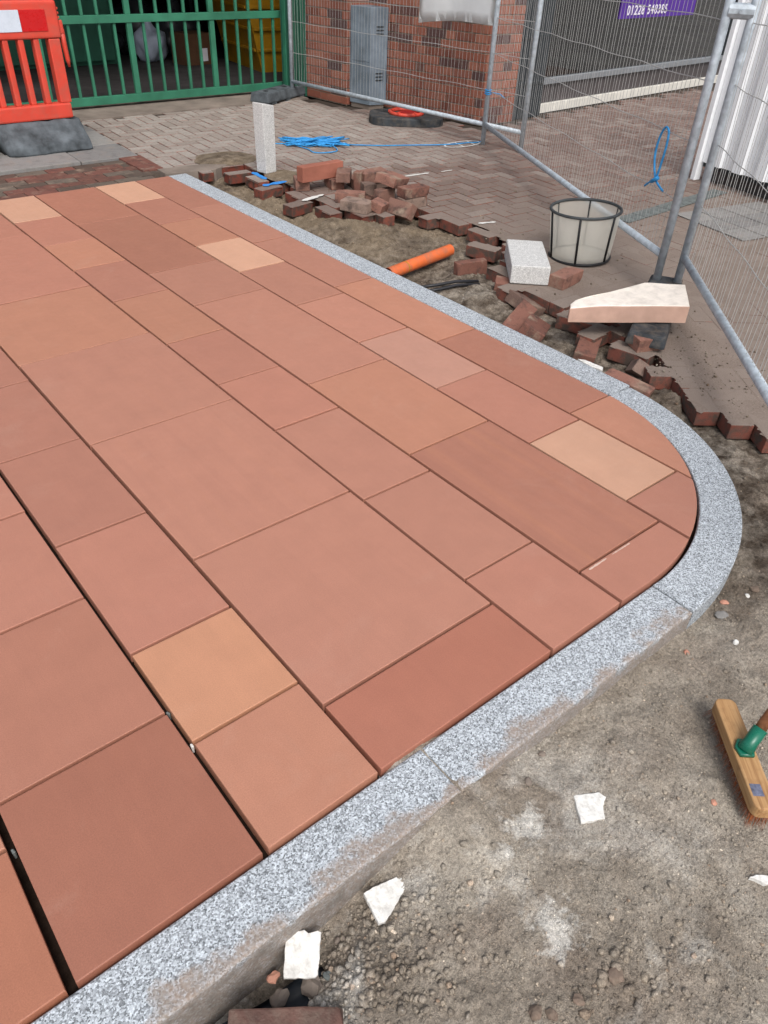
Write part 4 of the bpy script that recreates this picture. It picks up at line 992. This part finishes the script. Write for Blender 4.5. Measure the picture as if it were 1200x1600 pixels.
loose('broken dark brick chip standing in the dig by the kerb curve', (2.89, 1.625, -.04), (30, 30, 50), .1, .08, .06, broken=True)
loose('long red brick lying in the dig hard against the kerb', (2.725, 1.565, -.045), (0, 6, -78), .215, .075, .06)
loose('worn dark brick in the wet corner at the bottom edge', (.205, .437, -.072), (4, 3, -35.5), .205, .105, .065, 'wet_brick')

# ------------------------------------------------------------------ cut stones
bm = bmesh.new(); box(bm, -.215, .215, -.104, .104, 0, .1, .008, 3); jitter(bm, .002, 25)
tag(from_bm('granite_block', bm, 'granite_pale', None, (3.295, 2.70, .004), (R(0), R(0), R(47.5))), 'pale speckled granite block with an orange rubbed patch', 'block')
bm = bmesh.new(); box(bm, -.058, .058, -.052, .052, 0, .46, .006, 2)
for v in bm.verts:
    v.co.z += (.010*(-v.co.x/.05) if v.co.z > .3 else 0); v.co.x *= .9+.1*v.co.z/.46
tag(from_bm('granite_post', bm, 'granite_pale', None, (3.192, 5.245, .003), (0, 0, R(12))), 'pale granite kerb piece standing on end by the dig', 'post')
# white wedge stone
bm = bmesh.new()
top = [(2.795, 1.992), (2.83, 2.022), (2.875, 2.03), (3.076, 1.985), (3.309, 1.957), (3.455, 1.82), (3.24, 1.655)]
wc = (3.12, 1.86)
poly = [(x-wc[0], y-wc[1]) for x, y in top][::-1]
prism(bm, poly if area2(poly) > 0 else poly[::-1], 0, .084, .008, 3); bmesh.ops.subdivide_edges(bm, edges=[e for e in bm.edges if e.calc_length() > .08], cuts=3)
for v in bm.verts:
    if v.co.x < -.2 and v.co.z > .05: v.co.z -= (-.2-v.co.x)*.12
    v.co += noise.noise_vector(v.co*14)*.003
w_o = from_bm('wedge_stone', bm, 'white_stone', None, (wc[0], wc[1], .084), (R(0), R(-1.0), 0))
w_o.data.materials.append(M['pink_stone'])
for p_ in w_o.data.polygons:
    if p_.normal.z < .35: p_.material_index = 1
tag(w_o, 'white wedge of cut stone with a pink side resting on bricks', 'stone')

# ------------------------------------------------------------------ pipe and cables
pp = thing('drain_pipe', 'orange plastic drain pipe end lying in the dig', 'pipe', (2.70, 3.185, -.045))
bm = bmesh.new(); tube(bm, [(0, 0, 0), (.53, .06, .02)], .034, 24, caps=False); tube(bm, [(.53, .06, .02), (0, 0, 0)], .0305, 24, caps=False)
bmesh.ops.recalc_face_normals(bm, faces=bm.faces); from_bm('barrel', bm, 'orange_pipe', pp, None, None, True)
bm = bmesh.new(); tube(bm, [(.135, .0153, .0051), (.142, .0161, .0054)], .0347, 24); from_bm('depth_ring', bm, 'yellow_paint', pp, None, None, True)
bm = bmesh.new(); tube(bm, [(.515, .0583, .0194), (.531, .0601, .0200)], [.0315, .0315], 24); from_bm('end_plug', bm, 'orange_pipe', pp)
def cable(label, pts, r=.009):
    bm = bmesh.new(); tube(bm, pts, r, 8); tag(from_bm('cable', bm, 'cable_black', None, None, None, True), label, 'cable', 'cut cables in the dig')
cable('black cut cable across the dig, nearer the orange pipe', [(2.70, 2.94, -.045), (2.80, 2.90, -.04), (2.92, 2.87, -.035), (3.05, 2.82, -.045)])
cable('black cut cable across the dig, farther from the pipe', [(2.69, 2.885, -.05), (2.78, 2.85, -.043), (2.90, 2.835, -.04), (3.03, 2.79, -.05)])

def scuff(a, b, w, seed):
    q = ragged(a, b, w, 14, seed); bm = bmesh.new(); cx = sum(p[0] for p in q)/len(q); cy = sum(p[1] for p in q)/len(q); q = [(x-cx, y-cy) for x, y in q]
    prism(bm, q if area2(q) > 0 else q[::-1], 0, .0006); from_bm('chalk_scuff', bm, 'chalk', footpath, (cx, cy, .0021))
scuff((1.575, .872), (1.66, .873), .0035, 21); scuff((1.69, .874), (1.78, .874), .0022, 22)

for x_, y_, a_ in ((.352, 1.166, 10), (.354, 1.050, -5), (-.049, 1.046, 4)):
    bm = bmesh.new(); box(bm, -.003, .003, -.006, .006, -.030, -.007, .0015, 1); jitter(bm, .0015, 90)
    from_bm('joint_spacer', bm, 'drain_stone' if x_ < .353 else 'chip_white', footpath, (x_, y_, 0), (0, 0, R(a_)))

# ------------------------------------------------------------------ mesh basket
bk = thing('mesh_basket', 'round cream mesh basket with black rim and ribs', 'basket', (3.745, 2.68, .0), (R(-2), R(-2), 0))
RT, RB, HB = .197, .172, .275; NS = 48
bm = bmesh.new(); rows = []
for j in range(9):
    t = j/8; r = RB+(RT-RB)*t; z = .012+(HB-.012)*t
    rows.append([bm.verts.new((r*math.cos(2*math.pi*i/NS)*(1+.012*math.sin(i*2*math.pi/NS*6+t*3)*math.sin(t*3.14)), r*math.sin(2*math.pi*i/NS)*(1+.012*math.cos(i*2*math.pi/NS*6)*math.sin(t*3.14)), z)) for i in range(NS)])
for a, b in zip(rows[:-1], rows[1:]):
    for i in range(NS): bm.faces.new((a[i], a[(i+1) % NS], b[(i+1) % NS], b[i]))
bm.faces.new(rows[0][::-1]); from_bm('fabric', bm, 'sheer_fabric', bk, None, None, True)
bm = bmesh.new(); tube(bm, [(RT*math.cos(2*math.pi*i/NS), RT*math.sin(2*math.pi*i/NS), HB) for i in range(NS)], .0085, 8, True); from_bm('rim', bm, 'basket_rim', bk, None, None, True)
bm = bmesh.new(); tube(bm, [((RB+.002)*math.cos(2*math.pi*i/NS), (RB+.002)*math.sin(2*math.pi*i/NS), .010) for i in range(NS)], .008, 8, True); from_bm('base_ring', bm, 'black_strap', bk, None, None, True)
for k in range(6):
    a = R(-149+k*60); c, s = math.cos(a), math.sin(a); bm = bmesh.new()
    tube(bm, [((RB+.003)*c, (RB+.003)*s, .012), ((RT+.003)*c, (RT+.003)*s, HB)], .0065, 6); from_bm('rib', bm, 'black_strap', bk, None, None, True)

# ------------------------------------------------------------------ broom
bd = Vector((-.66, -.75, 0)).normalized(); bang = math.atan2(bd.y, bd.x)
zb = -.044
bro = thing('broom', 'wooden yard broom head with green socket and brown bristles', 'broom', (1.352, .24, zb), (0, 0, bang-math.pi/2))
bm = bmesh.new(); hl, hw = .150, .0265; out = []
for sx_, sy_, a0 in ((1, 1, 0), (-1, 1, 90), (-1, -1, 180), (1, -1, 270)):
    for k in range(6):
        a = R(a0+k*18); out.append((sx_*(hw-.016)+.016*math.cos(a), sy_*(hl-.02)+.02*math.sin(a)))
prism(bm, out, .030, .062, .004, 2); from_bm('head', bm, 'broom_wood', bro)
bm = bmesh.new(); rb = random.Random(5)
for i in range(7):
    for j in range(34):
        for q in range(4):
            x = (-hw+.007)+i*(2*hw-.014)/6; y = -hl+.010+j*(2*hl-.02)/33
            dx, dy = rb.uniform(-.008, .008)+x*.15, rb.uniform(-.006, .006)+y*.05
            p = Vector((x+rb.uniform(-.003, .003), y+rb.uniform(-.003, .003), .031)); e = p+Vector((dx*1.3, dy*1.6, -.046))
            a = Vector((.0009, 0, 0)); b = Vector((0, .0009, 0))
            v = [bm.verts.new(p+a), bm.verts.new(p-a*.5+b), bm.verts.new(p-a*.5-b), bm.verts.new(e)]
            bm.faces.new((v[0], v[1], v[3])); bm.faces.new((v[1], v[2], v[3])); bm.faces.new((v[2], v[0], v[3]))
tag(from_bm('bristles', bm, 'bristle', bro), None, kind='stuff')
Li = Matrix.Rotation(-(bang-math.pi/2), 4, 'Z')
hdir = (Li @ Vector((.66, .02, .62))).normalized()
bm = bmesh.new(); prism(bm, [(-.022, -.008), (-.010, -.026), (.012, -.026), (.024, -.004), (.018, .02), (-.014, .02)], .0625, .072, .003, 2)
s0 = Vector((0, 0, .066)); tube(bm, [s0-hdir*.004, s0+hdir*.022, s0+hdir*.060], [.021, .0165, .0170], 16); from_bm('socket', bm, 'green_socket', bro, None, None, True)
bm = bmesh.new(); tube(bm, [s0+hdir*.02, s0+hdir*.7, s0+hdir*1.25], .0130, 14); from_bm('handle', bm, 'handle_wood', bro, None, None, True)
gbox('maker_label', -.004, .021, .088, .118, .0622, .0627, mat='broom_label', parent=bro, bev=0)

# ------------------------------------------------------------------ broken white pieces, stones, plastic
def shard(label, pts, th, z, mat='chip_white', tilt=(0, 0), name='tile_shard'):
    cx = sum(p[0] for p in pts)/len(pts); cy = sum(p[1] for p in pts)/len(pts); poly = [(x-cx, y-cy) for x, y in pts]
    if area2(poly) < 0: poly = poly[::-1]
    fine = []
    for i_ in range(len(poly)):
        p_, q_ = Vector(poly[i_-1]), Vector(poly[i_]); n_ = max(1, int((q_-p_).length/.006))
        for t_ in range(1, n_+1):
            c_ = p_.lerp(q_, t_/n_); c_ += Vector((noise.noise((c_.x*170, c_.y*170, cx*9)), noise.noise((c_.y*170, c_.x*170, cy*9+4))))*.0012; fine.append((c_.x, c_.y))
    bm = bmesh.new(); prism(bm, fine, -.004, th, .0012, 1)
    for v in bm.verts: v.co += noise.noise_vector(v.co*60)*.0010
    zz = float(height(np.array([cx]), np.array([cy]))[0]) if z is None else z
    return tag(from_bm(name, bm, mat, None, (cx, cy, zz+.002), (R(tilt[0]), R(tilt[1]), 0)), label, 'shard', 'broken white pieces on the soil')
def serr(a, b, n, amp, r):
    out = []
    d = Vector(b)-Vector(a); nn = Vector((-d.y, d.x)).normalized()
    for i in range(1, n): 
        p = Vector(a)+d*(i/n)+nn*r.uniform(-amp, amp); out.append((p.x, p.y))
    return out
rs = random.Random(11)
shard('white five-sided shard lying alone on the grey soil', [(.990, .434), (1.044, .403), (1.048, .385), (1.023, .375), (1.002, .353), (.994, .358), (.952, .380)], .006, None)
a, b = (.556, .548), (.562, .520)
shard('white torn shard with frayed tip near the kerb', [(.478, .562), (.50, .560)]+[a]+serr(a, b, 9, .010, rs)+[b, (.48, .492), (.466, .497)], .006, None, tilt=(4, 3))
a, b = (.364, .562), (.312, .597)
shard('white rounded square shard leaning against the kerb foot', [(.268, .541), (.266, .536), (.313, .499), (.320, .501), (.367, .555), a]+serr(a, b, 7, .005, rs)+[b], .007, -.085, tilt=(10, -8))
shard('small white scrap at the right edge of the soil', [(1.138, .078), (1.152, .073), (1.176, .052), (1.166, .040), (1.150, .050), (1.146, .062)], .010, None)
shard('white scrap caught behind the kerb below the white stone', [(2.70, 1.83), (2.72, 1.80), (2.73, 1.71), (2.70, 1.69), (2.69, 1.75)], .012, -.03)
def stone(label, x, y, s, mat='brown_stone', fl=.6, sink=.35, seed=0):
    b = rock_mesh(seed+.5, 2)
    for v in b.verts: v.co = Vector((v.co.x*s, v.co.y*s*.8, v.co.z*s*fl))
    z = float(height(np.array([x]), np.array([y]))[0]); z = max(z, -.122) if x < .33 else z; return tag(from_bm('stone', b, mat, None, (x, y, z+s*fl*sink), (0, 0, seed*1.7)), label, 'stone', 'loose stones on the soil')
for i, (lab, x, y, s, mt, fl) in enumerate([
    ('brown angular stone at the bottom edge, left of its pair', .590, .192, .015, 'brown_stone', .6), ('brown stone at the bottom edge, right of its pair', .612, .172, .012, 'brown_stone', .6),
    ('pale brown stone topmost in the bottom rubble', .758, .140, .018, 'brown_stone', .5), ('flat stone in the bottom rubble below the pale brown one', .668, .156, .012, 'brown_stone', .5),
    ('white quartz-like stone on the soil right of the kerb joint', 1.728, .458, .010, 'chip_white', .8), ('round brown stone near the kerb curve at the right', 2.00, .546, .015, 'brown_stone', .7),
    ('pale pinkish stone close under the kerb joint', 1.600, .528, .010, 'pebble_pink', .7), ('pink flat chip on the soil beside the kerb curve', 1.868, .572, .013, 'pebble_pink', .4),
    ('white curled chip beside the kerb curve', 1.955, .545, .009, 'chip_white', .6), ('grey slate-like fragment below the pink chip', 1.815, .545, .022, 'flag_stone', .25),
    ('red brick crumb by the clod near the broom', 1.232, .222, .008, 'pebble_pink', .6), ('rust coloured stone in the wet corner by the kerb', .255, .560, .013, 'pebble_pink', .6),
    ('grey lump of mortar behind the wet corner brick', .305, .50, .026, 'concrete', .7), ('small grey mortar lump left in the wet corner', .245, .522, .020, 'concrete', .6),
    ('blue-grey pebble beside the mortar lump', .338, .494, .010, 'drain_stone', .8), ('round grey pebble under the kerb near the shards', .395, .540, .008, 'concrete', .8),
    ('pale pebble next to the round grey pebble', .405, .534, .007, 'concrete', .8), ('grey pebble on the soil below the muddy kerb', .93, .520, .011, 'concrete', .6), ('flat brown pebble between kerb and lone shard', 1.02, .555, .010, 'concrete', .6)]):
    stone(lab, x, y, s, mt, fl, .35, i)
bm = bmesh.new(); gv = []
for i in range(25):
    for j in range(13):
        x = -.02+.36*i/24; y = .47+.105*j/12-.06*(i/24); gv.append(bm.verts.new((x, y, -.128+.006*math.sin(i*.7)+.004*math.sin(j*1.1+i*.3)+.018*max(0, (j-9)/3))))
for i in range(24):
    for j in range(12): bm.faces.new((gv[i*13+j], gv[(i+1)*13+j], gv[(i+1)*13+j+1], gv[i*13+j+1]))
bmesh.ops.solidify(bm, geom=bm.faces[:], thickness=.002)
tag(from_bm('plastic_sheet', bm, 'black_sheet', None, None, None, True), 'dark plastic sheet in the wet corner under the kerb', 'sheet')

# ------------------------------------------------------------------ paint marks and mounds on the old paving
def mark(name, label, poly, mat, z=.004, th=.0012):
    cx = sum(p[0] for p in poly)/len(poly); cy = sum(p[1] for p in poly)/len(poly); q = [(x-cx, y-cy) for x, y in poly]
    q = q if area2(q) > 0 else q[::-1]; bm = bmesh.new(); prism(bm, q, 0, th); tag(from_bm(name, bm, mat, None, (cx, cy, z)), label, 'paint mark')
mark('paint_line', 'blue sprayed stroke on the block beside the standing granite piece', ragged((3.09, 5.28), (3.07, 5.06), .022, 8, 1), 'blue_paint')
mark('paint_line', 'blue sprayed stroke crossing the lip block below the standing granite', ragged((2.96, 4.925), (3.17, 4.94), .026, 8, 2), 'blue_paint')
mark('paint_line', 'white dashed paint stroke nearest the brick pile', ragged((4.02, 4.60), (4.25, 4.58), .014, 8, 3), 'white_paint', .003)
mark('paint_line', 'white dashed paint stroke farther right of the pile', ragged((4.36, 4.56), (4.47, 4.55), .010, 6, 4), 'white_paint', .003)
mark('paint_line', 'white smear on the lip blocks before the pile', ragged((2.99, 4.47), (3.20, 4.52), .020, 8, 5), 'white_paint', .004)
mark('paint_line', 'white paint smear between the dig and mesh basket', ragged((3.68, 3.46), (3.80, 3.42), .014, 6, 6), 'white_paint', .003)
mark('paint_line', 'white smear right behind the brick pile', ragged((3.72, 4.27), (3.80, 4.22), .012, 6, 8), 'white_paint', .003)
bm = bmesh.new(); oval = [(5.18+.20*math.cos(i*math.pi/20), 5.17+.085*math.sin(i*math.pi/20), .005) for i in range(40)]
tube(bm, oval, .009, 5, True)
for k in (-.06, .08): tube(bm, [(5.18+k, 5.09, .005), (5.18+k+.04, 5.25, .005)], .007, 5)
for v in bm.verts: v.co.z = .004+(v.co.z-.005)*.12
tag(from_bm('paint_outline', bm, 'white_paint'), 'white painted oval outline at the far fence post foot', 'paint mark')
def mound(name, label, cx, cy, rx, ry, h, mat, seed):
    bm = bmesh.new(); rows = []
    for j in range(11):
        t = j/10; rows.append([])
        for i in range(30):
            a = i*math.pi/15; k = 1+.22*noise.noise((math.cos(a)*1.5, math.sin(a)*1.5, seed)); r = t*k
            z = h*(1-t*t)**1.4*(1+.35*noise.noise((r*math.cos(a)*4, r*math.sin(a)*4, seed+3)))-.001
            rows[-1].append(bm.verts.new((r*rx*math.cos(a), r*ry*math.sin(a), z)))
            if j == 0: break
    for i in range(30): bm.faces.new((rows[0][0], rows[1][i], rows[1][(i+1) % 30]))
    for j in range(1, 10):
        for i in range(30): bm.faces.new((rows[j][i], rows[j+1][i], rows[j+1][(i+1) % 30], rows[j][(i+1) % 30]))
    tag(from_bm(name, bm, mat, None, (cx, cy, .0025), None, True), label, 'soil heap')
mound('sand_heap', 'low spill of tan sand left of the standing granite piece', 3.13, 5.75, .26, .22, .018, 'dirt', 1)
mound('sand_heap', 'thin sandy spill between brick pile and standing granite', 3.25, 5.05, .16, .2, .012, 'dirt', 4)

# crumbs of soil trodden over the old paving
n = 900; x = rng.normal(3.05, .30, n); y = rng.normal(1.45, .35, n); k = ~inside(x, y) & (y > .4) & (x > 2.8); x = x[k]; y = y[k]; s6 = .0012+.0055*rng.random(len(x))**3
n = 700; x2 = rng.uniform(3.1, 4.6, n); y2 = rng.uniform(1.6, 5.4, n); k = ~inside(x2, y2); x2 = x2[k]; y2 = y2[k]; s7 = .0015+.006*rng.random(len(x2))**4
x = np.concatenate([x, x2]); y = np.concatenate([y, y2]); s6 = np.concatenate([s6, s7])
scatter('soil_crumbs', 'scattered soil crumbs and chips over the old paving', np.stack([x, y, s6*.3+.001], 1), s6, 'gravel')

# ------------------------------------------------------------------ pieces that belong to a part hang one level deeper
def hang(root, part, kinds):
    base = lambda o: o.name.split('.')[0]
    host = next(o for o in root.children if base(o) == part)
    for o in list(root.children):
        if base(o) in kinds and o is not host: o.parent = host
hang(br, 'top_beam', ('reflector', 'grip_rib', 'hook_lug', 'hook')); hang(cb, 'casing', ('door', 'vent_slot')); hang(sign, 'panel', ('digit',)); hang(sk, 'shell', ('rib', 'rim'))
hang(rg, 'body', ('socket',)); hang(bro, 'head', ('maker_label', 'bristles')); hang(bk, 'fabric', ('rim', 'base_ring', 'rib'))
